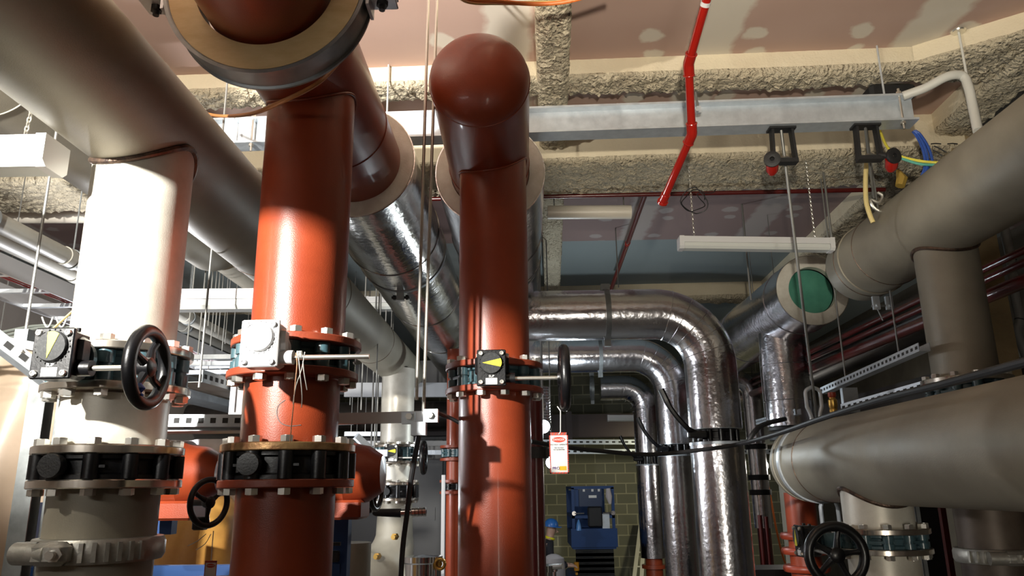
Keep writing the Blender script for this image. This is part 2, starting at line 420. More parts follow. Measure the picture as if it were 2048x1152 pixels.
def rough_beam(name, p0, p1, width, drop, step=.022, smooth_frac=.5, bulge=.03, right=None):
    """sprayed beam from p0 to p1 in the building frame (x,y); smooth sides, lumpy lower flange, round edges"""
    p0 = Vector(p0); p1 = Vector(p1); d = (p1-p0); L = d.length; d.normalize(); nrm = Vector((d.y, -d.x))
    prof = []
    hw = width/2
    z0 = CEIL-drop
    # profile around: near side up -> down -> under -> far side up  (offset along nrm, z, roughness)
    k = max(3, int(drop/step))
    for i in range(k): prof.append((hw, CEIL+.01-(drop-.035)*i/(k-1), .10 if i < k*.75 else .5))
    for i in range(1, 5):
        t = math.pi/2*i/5; prof.append((hw-.05+.05*math.cos(t), z0+.035-.035*math.sin(t), .6+.1*i))
    k = max(3, int((width-.1)/step))
    for i in range(k+1): prof.append((hw-.05-(width-.1)*i/k, z0, 1))
    for i in range(1, 5):
        t = math.pi/2*i/5; prof.append((-hw+.05-.05*math.sin(t), z0+.035-.035*math.cos(t), 1-.1*i))
    k = 4
    for i in range(k): prof.append((-hw, z0+.035+(drop-.025)*i/(k-1), .2))
    nL = int(L/step)
    b = B(); prev = None
    for i in range(nL+1):
        c = p0+d*(L*i/nL); i0 = len(b.v)
        for (o, z, rg) in prof:
            q = c+nrm*o; P = S(q.x, q.y, z)
            nz = noise.noise(P*14)*.010+noise.noise(P*38+Vector((7, 3, 1)))*.022+noise.noise(P*3)*.008
            nz2 = noise.noise(P*30+Vector((3, 9, 4)))*.014
            cz = max(0., nz+.004)
            q = q+nrm*(nz2*rg*(1 if o > 0 else -1)); P = S(q.x, q.y, z-cz*1.5*rg-bulge*.2*rg+noise.noise(Vector((P.x*.9, P.y*.9, 5)))*.02*rg)
            b.v.append(P)
        rg = list(range(i0, i0+len(prof)))
        if prev:
            for j in range(len(rg)-1):
                b.m = 1 if prof[j][2] > .45 else 0
                b.face((prev[j], prev[j+1], rg[j+1], rg[j]))
        prev = rg
    return struct(name, b, [M_SPRAY, M_ROUGH], 75)
# near lateral beam, second lateral beam, long beam, right-hand long beam, chamfer corner
y1 = iS(at(1140, 120, Z=CEIL))[1]; y1b = iS(at(1140, 190, Z=bot))[1]
y2 = 4.98; y2b = iS(at(1300, 383, Z=EYE+2.24))[1]
xl0 = iS(at(1072, 100, Z=bot))[0]; xl1 = iS(at(1140, 100, Z=bot))[0]
xr = iS(at(1985, 150, Z=bot))[0]
#print('beams', y1, y1b, y2, y2b, xl0, xl1, xr)
rough_beam('trim_1', (xr+.2, (y1+y1b)/2), (-5.5, (y1+y1b)/2), y1b-y1, .13, .016)
rough_beam('trim_2', (xr+.2, (y2+y2b)/2), (-5.5, (y2+y2b)/2), y2b-y2, .27, .018)
rough_beam('trim_3', ((xl0+xl1)/2, 1.3), ((xl0+xl1)/2, 14.5), xl1-xl0, .15, .016)
rough_beam('trim_4', (xr+.22, 15), (xr+.22, 1.2), .44, .16, .03)
rough_beam('trim_5', (xr+.2, y1-.30), (xr-.45, y1+.12), .30, .135)
rough_beam('trim_6', (-5.5, 9.6), (xr+.2, 9.6), .3, .2, .04)
rough_beam('trim_7', (-3.1, 14), (-3.1, 1.3), .5, .2, .035)
b = B(); b.box(S(3.25, 4.55, bot-.35+.3), (.5, .75, .42), Matrix.Rotation(-SA, 3, 'Z'))

# ================================================================== VALVE / FLANGE KIT
FR, FT, PR = .2225, .026, .162        # flange radius, thickness, pipe radius (300 mm pipe)
bb = B(); bb.hexb((0, 0, 0), (0, 0, 1), .0215, .019); bb.cyl((0, 0, .019), (0, 0, .0205), .016, 12); ME_BOLT = bb.mesh('bolt', boltm)
def flange(parent, c, mat, name='flange', r=FR, t=FT, bolts=12, up=1, bs=1., inner=None, boltpart=True):
    """flange with centre of lower face at c; bolt heads on side 'up'"""
    c = Vector(c); e = .003
    b = B(); b.lathe([(PR*.9*r/FR, 0), (r-e, 0), (r, e), (r, t-e), (r-e, t), (PR*.9*r/FR, t)], c, (0, 0, 1), 72)
    f = part(name, b, mat, parent)
    W = WORG(f)
    for k in range(bolts):
        a = 2*math.pi*(k+.5)/bolts; p = c+Vector((math.cos(a)*r*.888, math.sin(a)*r*.888, t+.001 if up > 0 else -.001))
        o = inst('bolt', ME_BOLT, f, p-W+f.location*0, (0 if up > 0 else math.pi, 0, random.random()))
        o.scale = (bs, bs, bs)
    return f
def valve_body(parent, z0, z1, mat, lugs=12, r=.19, name='valve_body', split=True, rl=.026, holes=False):
    b = B(); b.lathe([(r*.78, z0+.001), (r*.965, z0+.001), (r*.965, z0+.014), (r*.9, z0+.02), (r*.9, z1-.02), (r*.965, z1-.014), (r*.965, z1-.001), (r*.78, z1-.001)], (0, 0, 0), (0, 0, 1), 72)
    for k in range(lugs):
        a = 2*math.pi*(k+.5)/lugs; c = Vector((math.cos(a)*r*.985, math.sin(a)*r*.985, 0))
        mid = (z0+z1)/2
        if split:
            b.cyl(c+Vector((0, 0, z0+.002)), c+Vector((0, 0, mid-.006)), rl, 20); b.cyl(c+Vector((0, 0, mid+.006)), c+Vector((0, 0, z1-.002)), rl, 20)
            b.cyl(c*.99+Vector((0, 0, mid-.006)), c*.99+Vector((0, 0, mid+.006)), rl*.8, 16)
        else: b.cyl(c+Vector((0, 0, z0+.002)), c+Vector((0, 0, z1-.002)), rl, 20)
        if k % 2 == 0 and split:
            t = a+math.pi/lugs; q = Vector((math.cos(t)*r*.94, math.sin(t)*r*.94, mid)); rot = Matrix.Rotation(t, 3, 'Z')
            b.box(q, (.03, .09, .012), rot)
    return part(name, b, mat, parent, local=True)
def handwheel_b(c, axis, R, tr=None, spokes=4, off=.0):
    tr = tr or R*.135; a, bb_, d = frame(axis); c = Vector(c); b = B(); b.torus(c, axis, R-tr, tr, 48, 14)
    b.lathe([(.001, -R*.20), (R*.20, -R*.20), (R*.23, -R*.1), (R*.23, R*.1), (R*.12, R*.17), (.001, R*.17)], c, axis, 24)
    for k in range(spokes):
        t = 2*math.pi*k/spokes+.5+off; u = a*math.cos(t)+bb_*math.sin(t)
        b.sweep([c+u*R*.15, c+u*R*.5-d*R*.06, c+u*(R-tr)], [R*.12, R*.085, R*.10], 10)
    return b
def text_mesh(txt, size, mat, parent, loc, rot, extrude=.0006, name='lettering', align='CENTER', world=False):
    c = bpy.data.curves.new(name, 'FONT'); c.body = txt; c.size = size; c.extrude = extrude; c.align_x = align; c.align_y = 'CENTER'
    o = bpy.data.objects.new(name, c); COL.objects.link(o); bpy.context.view_layer.update()
    me = bpy.data.meshes.new_from_object(o.evaluated_get(bpy.context.evaluated_depsgraph_get())); bpy.data.objects.remove(o)
    me.materials.clear(); me.materials.append(mat)
    q = bpy.data.objects.new(name, me); COL.objects.link(q); q.parent = parent; q.location = Vector(loc); q.rotation_euler = rot; return q
def gear_unit(root, zc, L, s=1., wheel=True, wlen=.30, R=.112, mat_box=None, pointer='down', shaft=True, spokes=4, face_rot=0):
    """gear operator on a stem to -Y; dial faces -Y; hand wheel on a shaft to +X"""
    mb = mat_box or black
    y0 = -L
    # neck
    b = B(); b.sweep([(0, -.15, zc), (0, y0+.075*s, zc)], [.040, .036], 20)
    b.cyl((0, y0+.10*s, zc), (0, y0+.085*s, zc), .052*s, 24); b.cyl((0, -.17, zc), (0, -.20, zc), .052, 24)
    part('valve_neck', b, teal if mb is black else mb, root, local=True)
    w, h, dp = .092*s, .118*s, .075*s
    b = B(); b.box((0, y0+dp/2, zc), (w, dp, h), None, .008*s)
    b.box((0, y0+.004*s, zc), (w*1.06, .012*s, h*1.04), None, .003*s)
    b.box((0, y0+dp*.55, zc+h*.10), (w*1.25, dp*.6, h*.55), None, .008*s)
    b.cyl((w*.4, y0+dp*.5, zc-h*.27), (w*.85, y0+dp*.5, zc-h*.27), .019*s, 16)
    b.cyl((-w*.35, y0+dp*.5, zc+h*.5), (-w*.35, y0+dp*.5, zc+h*.57), .007*s, 8); b.cyl((w*.35, y0+dp*.5, zc+h*.5), (w*.35, y0+dp*.5, zc+h*.57), .007*s, 8)
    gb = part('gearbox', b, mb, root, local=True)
    zd = zc+h*.13
    b = B(); b.lathe([(.0005, .010*s), (.035*s, .010*s), (.037*s, .006*s), (.038*s, 0), (.038*s, -.004*s)], (0, y0-.002*s, zd), (0, -1, 0), 36)
    for k in range(20):
        t = 2*math.pi*k/20; b.box((math.cos(t)*.0415*s, y0-.003*s, zd+math.sin(t)*.0415*s), (.003*s, .004*s, .003*s))
    dl = part('position_dial', b, dialm if mb is black else mb, gb, local=True)
    if mb is black:
        ang = {'down': 180, 'left': 90, 'up': 0}[pointer]+(-8 if pointer == 'down' else 0)
        tri = [(-.0, .036), (.0105, .0335), (.015, .031)]
        rot = Matrix.Rotation(R_(ang), 2)
        P = [(-.014, -.031), (-.007, -.034), (0, -.035), (.007, -.034), (.014, -.031), (0, .030)]
        P = [tuple(Matrix.Rotation(R_(ang), 2) @ Vector(p)*s) for p in P]
        b = B(); b.prism(P, (0, y0-.0135*s, zd), (0, y0-.0121*s, zd), (1, 0, 0), (0, 0, 1)); part('yellow_pointer', b, yellow, dl, local=True)
        b = B(); b.box((0, y0-.0026*s, zc-h*.385), (.038*s, .0015*s, .021*s)); part('name_label', b, labelm, gb, local=True)
        text_mesh('SUP', .011*s, labelm, gb, (0, y0-.0030, zc-h*.245), (R_(90), 0, 0))
    for (ux, uz) in ((-1, 1), (1, 1), (-1, -1), (1, -1)):
        b = B(); b.lathe([(.001, .006*s), (.004*s, .006*s), (.0042*s, .008*s), (.0065*s, .008*s), (.008*s, .004*s), (.008*s, 0)], (ux*w*.38, y0-.002*s, zc+uz*h*.41), (0, -1, 0), 14)
        part('cover_screw', b, boltm if mb is black else mb, gb, local=True)
    zs = zc-h*.27
    if shaft:
        b = B(); b.cyl((w*.8, y0+dp*.5, zs), (wlen, y0+dp*.5, zs), .0065*s, 14); part('drive_shaft', b, boltm, root, local=True)
    if wheel:
        b = handwheel_b((wlen, y0+dp*.5, zs), (1, 0, 0), R, R*.155, spokes)
        part('handwheel', b, black, root, local=True)
    return gb
def saddle(Xh, Zh, Rh, X0, Y0, r, n=48, tr=.007, dz=0):
    """closed weld-bead curve where a vertical branch (X0,Y0,r) meets the underside of a header (axis Y through Xh,Zh)"""
    P = []
    for k in range(n+1):
        t = 2*math.pi*k/n; x = X0+r*math.cos(t); y = Y0+r*math.sin(t); dx = min(abs(x-Xh), Rh*.999)
        P.append((x, y, Zh-math.sqrt(Rh*Rh-dx*dx)-dz))
    return P
def branch_b(Xh, Zh, Rh, X0, Y0, r, zb, n=72):
    b = B(); top = []; botm = []
    for k in range(n):
        t = 2*math.pi*k/n; x = X0+r*math.cos(t); y = Y0+r*math.sin(t); dx = min(abs(x-Xh), Rh*.99)
        top.append(len(b.v)); b.v.append(Vector((x, y, Zh-math.sqrt(Rh*Rh-dx*dx)+.004)))
    for k in range(n):
        t = 2*math.pi*k/n; botm.append(len(b.v)); b.v.append(Vector((X0+r*math.cos(t), Y0+r*math.sin(t), zb)))
    b.bridge(top, botm); return b

# ================================================================== PIPE SET 1 (pale steel, left)
X1, Y1 = -1.343, 2.474
X2, Y2 = -.812, 2.631
X3, Y3 = -.14, 3.447
def zf(px, py, Y, off=FR): return at(px, py, Y=Y-off).z
# headers
def header(name, label, cat, X, Z, R, y0, y1, mat, welds=(), cap0=False, cap1=False, capmat=None):
    t = thing(name, label, cat, (X, y0, Z))
    b = B(); prof = []
    if cap0:
        for k in range(9):
            a = R_(90*(1-k/8)); prof.append((R*math.cos(a), -R*.55*math.sin(a)))
    else: prof.append((.001, 0)); prof.append((R, 0))
    for k in range(1, 13): prof.append((R, (y1-y0)*k/12))
    if cap1:
        for k in range(1, 9):
            a = R_(90*k/8); prof.append((R*math.cos(a), (y1-y0)+R*.5*math.sin(a)))
    else: prof.append((.001, y1-y0))
    b.lathe(prof, (X, y0, Z), (0, 1, 0), 96)
    part('header_pipe', b, mat, t)
    for wy in welds:
        b = B(); b.torus((X, wy, Z), (0, 1, 0), R, .0035, 72, 8); part('weld_seam', b, capmat or mat, t)
    return t
HZ = EYE+1.59; HZ3 = EYE+1.65; R2 = .217
Z1 = EYE+1.281; XH1 = -1.362
h1 = header('steel_header', 'big dull grey steel header pipe running overhead from the top left corner into the distance', 'pipe', XH1, Z1, .205, .35, 8.6, steel, (.9, 3.75, 4.9, 6.6), cap1=True, capmat=weld)
def lower_assembly(): pass
z_u1t = zf(238, 672, Y1); z_u1a = zf(238, 693, Y1); z_u1b = zf(238, 757, Y1); z_u1c = zf(238, 777, Y1)
#print('v1', [round(z-EYE, 3) for z in (z_u1t, z_u1a, z_u1b, z_u1c)])
def branch(parent, XH, ZH, RH, X, Y, zbot, mat, fmat, weldm, up=1, r=PR):
    part('branch_pipe', branch_b(XH, ZH, RH, X, Y, r, zbot), mat, parent)
    b = B(); P = saddle(XH, ZH, RH+.004, X, Y, r+.003); b.sweep(P, .0115 if weldm is weld else .0055, 8, False); part('weld_bead', b, weldm, parent)
    flange(parent, (X, Y, zbot), fmat, up=1)
branch(h1, XH1, Z1, .205, X1, Y1, z_u1a, steel_light, steel_turned, weld)

def gear_valve(name, label, X, Y, z0, z1, L, s, group=None, rotz=0, **kw):
    t = thing(name, label, 'valve', (X, Y, z0), (0, 0, rotz), group)
    valve_body(t, 0, z1-z0, teal)
    gear_unit(t, (z1-z0)/2+kw.pop('dz', 0), L, s, **kw); return t
def check_valve(name, label, X, Y, z0, z1, r=.205, sc_=1., plugx=-.04, mat=None, flr=FR):
    t = thing(name, label, 'valve', (X, Y, z0)); H = z1-z0
    valve_body(t, 0, H, mat or black, 12, r, 'valve_body', False, .024*sc_)
    b = B(); b.lathe([(.001, .03*sc_), (.034*sc_, .03*sc_), (.0355*sc_, .027*sc_), (.036*sc_, 0)], (plugx, -r*.99, H*.52), (0, -1, 0), 32); part('round_plug', b, blackm, t, local=True)
    for (x, w) in ((.07, .05), (-.105, .03)):
        y = -math.sqrt(max(.01, r*r-x*x)); b = B(); b.box((x*sc_, y*.985, H*.5), (w*sc_, .014, .008)); b.box((x*sc_, y*.985, H*.5), (.008, .014, H*.5)); part('cast_rib', b, mat or black, t, local=True)
    return t
def spool(name, label, X, Y, z0, z1, mat, fm_bot, fm_top, r=PR, flr=FR, flt=FT):
    """pipe between lower flange face z0 and upper flange face z1 (flanges included)"""
    t = thing(name, label, 'pipe', (X, Y, z0))
    b = B(); b.cyl((X, Y, z0+flt*.5), (X, Y, z1-flt*.5), r, 72, False); part('pipe_barrel', b, mat, t)
    flange(t, (X, Y, z0), fm_bot, up=1, r=flr, t=flt); flange(t, (X, Y, z1-flt), fm_top, up=-1, r=flr, t=flt)
    for z in (z0+flt, z1-flt):
        b = B(); b.torus((X, Y, z), (0, 0, 1), r+.001, .005, 64, 8); part('weld_seam', b, weld if mat is steel_light else mat, t)
    return t
gear_valve('butterfly_valve', 'teal butterfly valve with black handwheel and downward yellow pointer on the pale left pipe', X1, Y1, z_u1b, z_u1a, .37, 1.2, wheel=True, wlen=.255, R=.124, pointer='down', dz=.005)
z_l1t = zf(225, 884, Y1); z_l1a = zf(225, 905, Y1); z_l1b = zf(220, 958, Y1); z_l1c = zf(215, 983, Y1)
spool('steel_spool_pipe', 'short pale steel pipe between the teal valve and the black valve at far left', X1, Y1, z_l1a, z_u1b, steel_light, steel_turned, steel_turned)
check_valve('check_valve', 'black flanged check valve between two bright steel flanges on the left pale pipe', X1, Y1, z_l1b, z_l1a, plugx=-.05)
t = thing('steel_drop_pipe', 'grey steel pipe dropping below the black valve at lower left, with a grooved end', 'pipe', (X1, Y1, 0))
zc1 = zf(190, 1105, Y1, .17)
b = B(); b.cyl((X1, Y1, zc1), (X1, Y1, z_l1b-FT*.5), PR, 72, False); part('pipe_barrel', b, steel, t)
flange(t, (X1, Y1, z_l1b-FT), steel_turned, up=-1)
# lower length below the coupling
b = B(); b.cyl((X1, Y1, .02), (X1, Y1, zc1-.003), PR, 64); single('steel_floor_pipe', b, steel, 'grey steel pipe below the cast coupling in the bottom left corner', 'pipe', origin=(X1, Y1, 0))
def coupling(X, Y, zc, r, label, rot=0):
    t = thing('grooved_coupling', label, 'coupling', (X, Y, zc), (0, 0, rot))
    h = .036
    b = B(); b.lathe([(r+.002, -h), (r+.022, -h*.95), (r+.030, -h*.5), (r+.030, h*.5), (r+.022, h*.95), (r+.002, h)], (0, 0, 0), (0, 0, 1), 64)
    for k in range(14):
        a = R_(20+k*10); 
        b.box((math.sin(a-R_(85))*(r+.03), -math.cos(a-R_(85))*(r+.03), 0), (.012, .016, h*1.5), Matrix.Rotation(a-R_(85), 3, 'Z'))
    part('coupling_housing', b, galvc, t, local=True)
    # bolt pad facing the camera
    b = B(); b.box((-.025, -(r+.045), 0), (.11, .05, .066), None, .014); b.cyl((-.14, -(r+.038)*.93, 0), (-.03, -(r+.045), 0), .032, 20)
    part('bolt_pad', b, galvc, t, local=True)
    b = B(); b.hexb((-.0, -(r+.062), 0), (.25, -1, 0), .022, .02); b.cyl((0.0, -(r+.08), 0), (.006, -(r+.105), 0), .012, 12); part('track_bolt', b, boltm, t, local=True)
    return t
galvc = M('cast_coupling_zinc', (.52, .51, .47), .42, .7, (.36, .35, .31), 14, .15, 60)
coupling(X1, Y1, zc1, PR, 'cast grey grooved coupling clamped round the pipe at lower left')

# ================================================================== PIPE SET 2 (red, with support ring)
h2 = header('red_header', 'thick dark red header pipe held in the big yellow-lined ring clamp at top', 'pipe', X2-.01, HZ, R2, .9, 3.6, red, (3.1,))
z_a = zf(598, 676, Y2); z_b = zf(588, 727, Y2)
branch(h2, X2-.01, HZ, R2, X2+.008, Y2, z_a, red, red_flange, red)
z_c = zf(575, 899, Y2); z_d = zf(570, 958, Y2)
gear_valve('butterfly_valve', 'teal butterfly valve with a gearbox coloured glare-white and no handwheel, on the left red pipe', X2, Y2, z_b, z_a, .36, 1.2, wheel=False, wlen=.33, mat_box=white)  # white stands in for lamp glare on a black gearbox face
spool('red_spool_pipe', 'short red pipe with wire loops between the two valves of the left red riser', X2, Y2, z_c, z_b, red, rusty, red_flange)
check_valve('check_valve', 'black flanged check valve below a rusty gold flange on the left red pipe', X2, Y2, z_d, z_c, plugx=-.055)
t = thing('red_drop_pipe', 'dark red pipe dropping to the floor below the black valve, left of centre', 'pipe', (X2, Y2, 0))
b = B(); b.cyl((X2, Y2, .02), (X2, Y2, z_d-FT*.5), PR, 72, False); part('pipe_barrel', b, red, t); flange(t, (X2, Y2, z_d-FT), red_flange, up=-1)
# ================================================================== PIPE SET 3 (red, centre)
h3 = header('red_header', 'short dark red header pipe with a rounded blank end above the centre riser', 'pipe', X3-.03, HZ3, .21, 2.84, 3.95, red, (2.85, 3.68), cap0=True)
z_a = zf(987, 727, Y3); z_b = zf(987, 766, Y3)
branch(h3, X3-.03, HZ3, .21, X3, Y3, z_a, red, red_flange, red)
vc = gear_valve('butterfly_valve', 'teal butterfly valve with edge-on handwheel and yellow dial pointing left, on the centre red pipe', X3, Y3, z_b, z_a, .30, 1.25, wheel=True, wlen=.305, R=.142, pointer='left', dz=.012)
t = thing('red_drop_pipe', 'long glossy red pipe below the centre valve, running down out of view', 'pipe', (X3, Y3, 0))
b = B(); b.cyl((X3, Y3, .02), (X3, Y3, z_b-FT*.5), PR, 72, False); part('pipe_barrel', b, red, t); flange(t, (X3, Y3, z_b-FT), red_flange, up=-1)

# support ring on header 2
def ring_annulus(b, X, Y, Z, r0, r1, d, n=96): b.lathe([(r0, 0), (r1, 0), (r1, d), (r0, d)], (X, Y, Z), (0, 1, 0), n, True)
XC = -.818; YC = 2.10
t = thing('ring_clamp', 'big galvanised ring clamp lined with a yellow block round the dark red pipe at top', 'pipe clamp', (XC, YC, HZ))
b = B(); ring_annulus(b, XC, YC, HZ, .2285, .315, .095); part('support_block', b, phenolic, t)
b = B(); b.lathe([(.316, .0), (.320, -.004), (.331, -.004), (.331, .004), (.323, .008), (.323, .092), (.331, .096), (.331, .104), (.316, .104)], (XC, YC, HZ), (0, 1, 0), 96, True); part('clamp_band', b, galv_dull, t)
for sx in (-1, 1):
    b = B(); b.box((XC+sx*.370, YC+.05, HZ-.042), (.095, .095, .008), None, .003); b.box((XC+sx*.370, YC+.05, HZ-.016), (.095, .095, .008), None, .003)
    b.box((XC+sx*.332, YC+.05, HZ-.062), (.010, .09, .045)); part('clamp_ear', b, galv, t)
    b = B(); b.hexb((XC+sx*.372, YC+.05, HZ-.064), (0, 0, 1), .019, .017); b.cyl((XC+sx*.372, YC+.05, HZ-.080), (XC+sx*.372, YC+.05, HZ+.03), .010, 12); part('clamp_bolt', b, blackm, t)
# insulated continuation
def insulated(name, label, X, Z, R, y0, y1, mat, seams, ringr0, notch=True, kind='pipe'):
    t = thing(name, label, 'insulated pipe', (X, y0, Z))
    b = B(); b.lathe([(R*.8, y0*0+.0), (R, .0)]+[(R, (y1-y0)*k/16) for k in range(1, 17)]+[(R*.8, y1-y0)], (X, y0, Z), (0, 1, 0), 96, False); part('metal_cladding', b, mat, t)
    b = B(); b.lathe([(ringr0, -.004), (R-.008, -.004), (R-.004, .0), (R-.004, .06), (ringr0, .06)], (X, y0, Z), (0, 1, 0), 96, True); part('foam_ring', b, foam, t)
    for s in seams:
        b = B(); b.lathe([(R+.001, -.012), (R+.005, -.009), (R+.006, 0), (R+.005, .009), (R+.001, .012)], (X, s, Z), (0, 1, 0), 96); part('cladding_seam', b, mat, t)
    return t
i2 = insulated('insulated_header', 'silver clad insulated pipe continuing behind the left red riser, white foam end ring', X2-.02, HZ, .300, 3.49, 11.9, foil_dark, (4.55, 6.1, 7.4), .220)
i3 = insulated('insulated_header', 'silver clad insulated pipe behind the centre red riser, white foam ring around its end', X3-.03, HZ3, .297, 3.80, 11.9, foil, (4.75, 5.25, 7.2), .213)
for (X, Y, HZ_, lb) in ((X2-.02, 4.95, HZ, 'narrow steel hanger band clamped round the left silver clad pipe'), (X3-.03, 5.3, HZ3, 'narrow steel hanger band clamped round the silver pipe behind the centre riser')):
    t = thing('hanger_band', lb, 'pipe clamp', (X, Y, HZ_))
    b = B(); b.lathe([(.3005, -.02), (.306, -.02), (.306, .02), (.3005, .02)], (X, Y, HZ_), (0, 1, 0), 72, True); part('band', b, galv_dull, t)
    b = B(); b.box((X, Y, HZ_-.335), (.05, .04, .055)); part('band_lug', b, galv_dull, t); b = B(); b.cyl((X-.06, Y, HZ_-.34), (X+.06, Y, HZ_-.34), .010, 10); b.hexb((X-.05, Y, HZ_-.34), (1, 0, 0), .018, .018); b.hexb((X+.035, Y, HZ_-.34), (1, 0, 0), .018, .018); part('band_bolt', b, blackm, t)

# ================================================================== SILVER LATERALS AND RISERS (a row of three)
def silver_unit(X, Y, Z, R, zvt, zvb, label_top, label_valve, label_bot, zlow, xstart, lever=(-.28, .33)):
    t = thing('insulated_elbow_pipe', label_top, 'insulated pipe', (X, Y, zvt))
    rb = .42
    P = rounded([(xstart, Y, Z), (X, Y, Z), (X, Y, zvt)], rb, 14)
    b = B(); b.sweep(P, R, 64); part('metal_cladding', b, foil, t)
    for k in range(1, 6):   # gored elbow seams
        a = R_(90*k/6); c = Vector((X-rb, Y, Z-rb)); p = c+Vector((math.sin(a)*rb, 0, math.cos(a)*rb)); d = Vector((math.cos(a), 0, -math.sin(a)))
        b = B(); b.torus(p, d, R+.0005, .003, 56, 6); part('elbow_seam', b, foil, t)
    b = B(); b.lathe([(R+.0005, -.02), (R+.006, -.02), (R+.006, .02), (R+.0005, .02)], (X-rb-.36, Y, Z), (1, 0, 0), 64, True); b.box((X-rb-.36, Y, Z-R-.025), (.05, .04, .06)); b.box((X-rb-.36, Y, Z+R+.025), (.07, .05, .05)); part('hanger_band', b, galv_dull, t)
    b = B(); b.lathe([(R*.6, -.003), (R*.98, -.003), (R*.98, .0)], (X, Y, zvt), (0, 0, 1), 56); part('end_trim', b, galv, t)
    # valve
    v = thing('lever_valve', label_valve, 'valve', (X, Y, zvb)); H = zvt-zvb
    b = B(); b.lathe([(R*.35, .004), (R*.80, .004), (R*.80, .022), (R*.72, .026), (R*.72, H-.026), (R*.80, H-.022), (R*.80, H-.006), (R*.35, H-.006)], (X, Y, zvb), (0, 0, 1), 56)
    for k in range(12):
        a = 2*math.pi*k/12; b.cyl((X+math.cos(a)*R*.79, Y+math.sin(a)*R*.79, zvb+.006), (X+math.cos(a)*R*.79, Y+math.sin(a)*R*.79, zvt-.008), .021, 12)
    part('valve_body', b, black, v)
    q = Vector((X-R*.75, Y-R*.75, zvb+H*.5))
    b = B(); b.cyl((X-R*.4, Y-R*.4, zvb+H*.5), q, .032, 16); b.box(q+Vector((-.03, -.02, 0)), (.14, .05, .05), None, .01); part('lever_boss', b, black, v)
    b = B(); b.sweep(smooth_path([q, q+Vector((-.10, -.03, .05)), q+Vector((lever[0]*.75, -.05, lever[1]*.55)), q+Vector((lever[0], -.06, lever[1]))], 5), [.020]*12+[.024]*4, 8); part('lever_handle', b, black, v)
    l = thing('insulated_riser', label_bot, 'insulated pipe', (X, Y, zlow))
    b = B(); b.lathe([(R*.6, 0), (R, 0)]+[(R, (zvb-zlow)*k/10) for k in range(1, 11)]+[(R*.6, zvb-zlow)], (X, Y, zlow), (0, 0, 1), 64); part('metal_cladding', b, foil, l)
    b = B(); b.lathe([(R*.6, 0), (R+.004, 0), (R+.004, .02), (R*.6, .02)], (X, Y, zvb-.02), (0, 0, 1), 56); part('end_trim', b, galv, l)
    if zlow > .3:
        b = B(); b.cyl((X, Y, .0), (X, Y, zlow), R*.66, 32); b.lathe([(R*.5, 0), (R*.95, 0), (R*.95, .05), (R*.5, .05)], (X, Y, zlow-.14), (0, 0, 1), 40); part('bare_pipe_end', b, red, l)
    else:
        pass
    return t
Xs = [(1.60, 5.84), (1.76, 7.9), (1.95, 10.6)]
ZL = EYE+1.375
silver_unit(1.425, 5.80, at(1200, 630, Y=5.8).z, .196, at(1425, 855, Y=5.6).z, at(1430, 882, Y=5.6).z,
            'widest and nearest silver clad pipe, crossing right and bending down in a gored elbow', 'black lever valve between the nearest silver pipe sections, lever pointing up left', 'nearest silver clad riser below its black lever valve', .02, X3+.12)
silver_unit(at(1345, 800, Y=8.4).x, 8.4, at(1200, 711, Y=8.4).z, .19, at(1341, 887, Y=8.2).z, at(1341, 908, Y=8.2).z,
            'middle silver clad pipe bending down behind the widest one', 'black lever valve on the middle silver riser of three', 'middle silver clad riser of three below its lever valve', .02, X3+.12)
silver_unit(at(1293, 860, Y=11.4).x, 11.4, at(1220, 776, Y=11.4).z, .182, at(1293, 908, Y=11.2).z, at(1293, 928, Y=11.2).z,
            'farthest and smallest silver clad pipe bending down nearest the block wall', 'black lever valve on the farthest silver riser beside the block wall', 'farthest silver riser, ending in a bare red pipe stub', at(1310, 1118, Y=11.2).z, at(1200, 776, Y=11.4).x)

# green-ended insulated header with its riser, right
XG, ZG = at(1625, 580, Y=6.05).x, at(1625, 580, Y=6.05).z
g = insulated('insulated_header', 'silver clad pipe end facing us at right, white foam ring round a green disc', XG, ZG, .297, 6.05, 14.5, foil, (6.4, 7.9, 9.5), .195)
b = B(); b.lathe([(.001, .075), (.191, .075), (.194, .079), (.194, .2)], (XG, 6.05, ZG), (0, 1, 0), 56); part('green_end_cap', b, greenm, g)
b = B(); b.cyl((XG-.02, 6.85, ZG-.2), (XG-.02, 6.85, at(1575, 850, Y=6.65).z), .20, 64); part('insulated_branch', b, foil, g)
for z in (.3, .62):
    b = B(); b.torus((XG-.02, 6.85, ZG-.2-z), (0, 0, 1), .201, .004, 56, 6); part('cladding_seam', b, foil, g)
zz = at(1575, 850, Y=6.65).z
v = thing('flanged_valve', 'dark valve and flange pack under the silver branch below the green pipe end', 'valve', (XG-.02, 6.85, zz-.12))
b = B(); b.lathe([(.1, 0), (.19, 0), (.19, .03), (.14, .035), (.14, .08), (.19, .085), (.19, .11), (.1, .11)], (XG-.02, 6.85, zz-.118), (0, 0, 1), 48); part('valve_body', b, blackm, v)
b = B(); b.cyl((XG-.02, 6.85, .02), (XG-.02, 6.85, zz-.12), .15, 40); single('steel_floor_pipe', b, steel, 'dull steel pipe standing under the flange pack behind the big grey horizontal pipe', 'pipe', origin=(XG-.02, 6.85, 0))
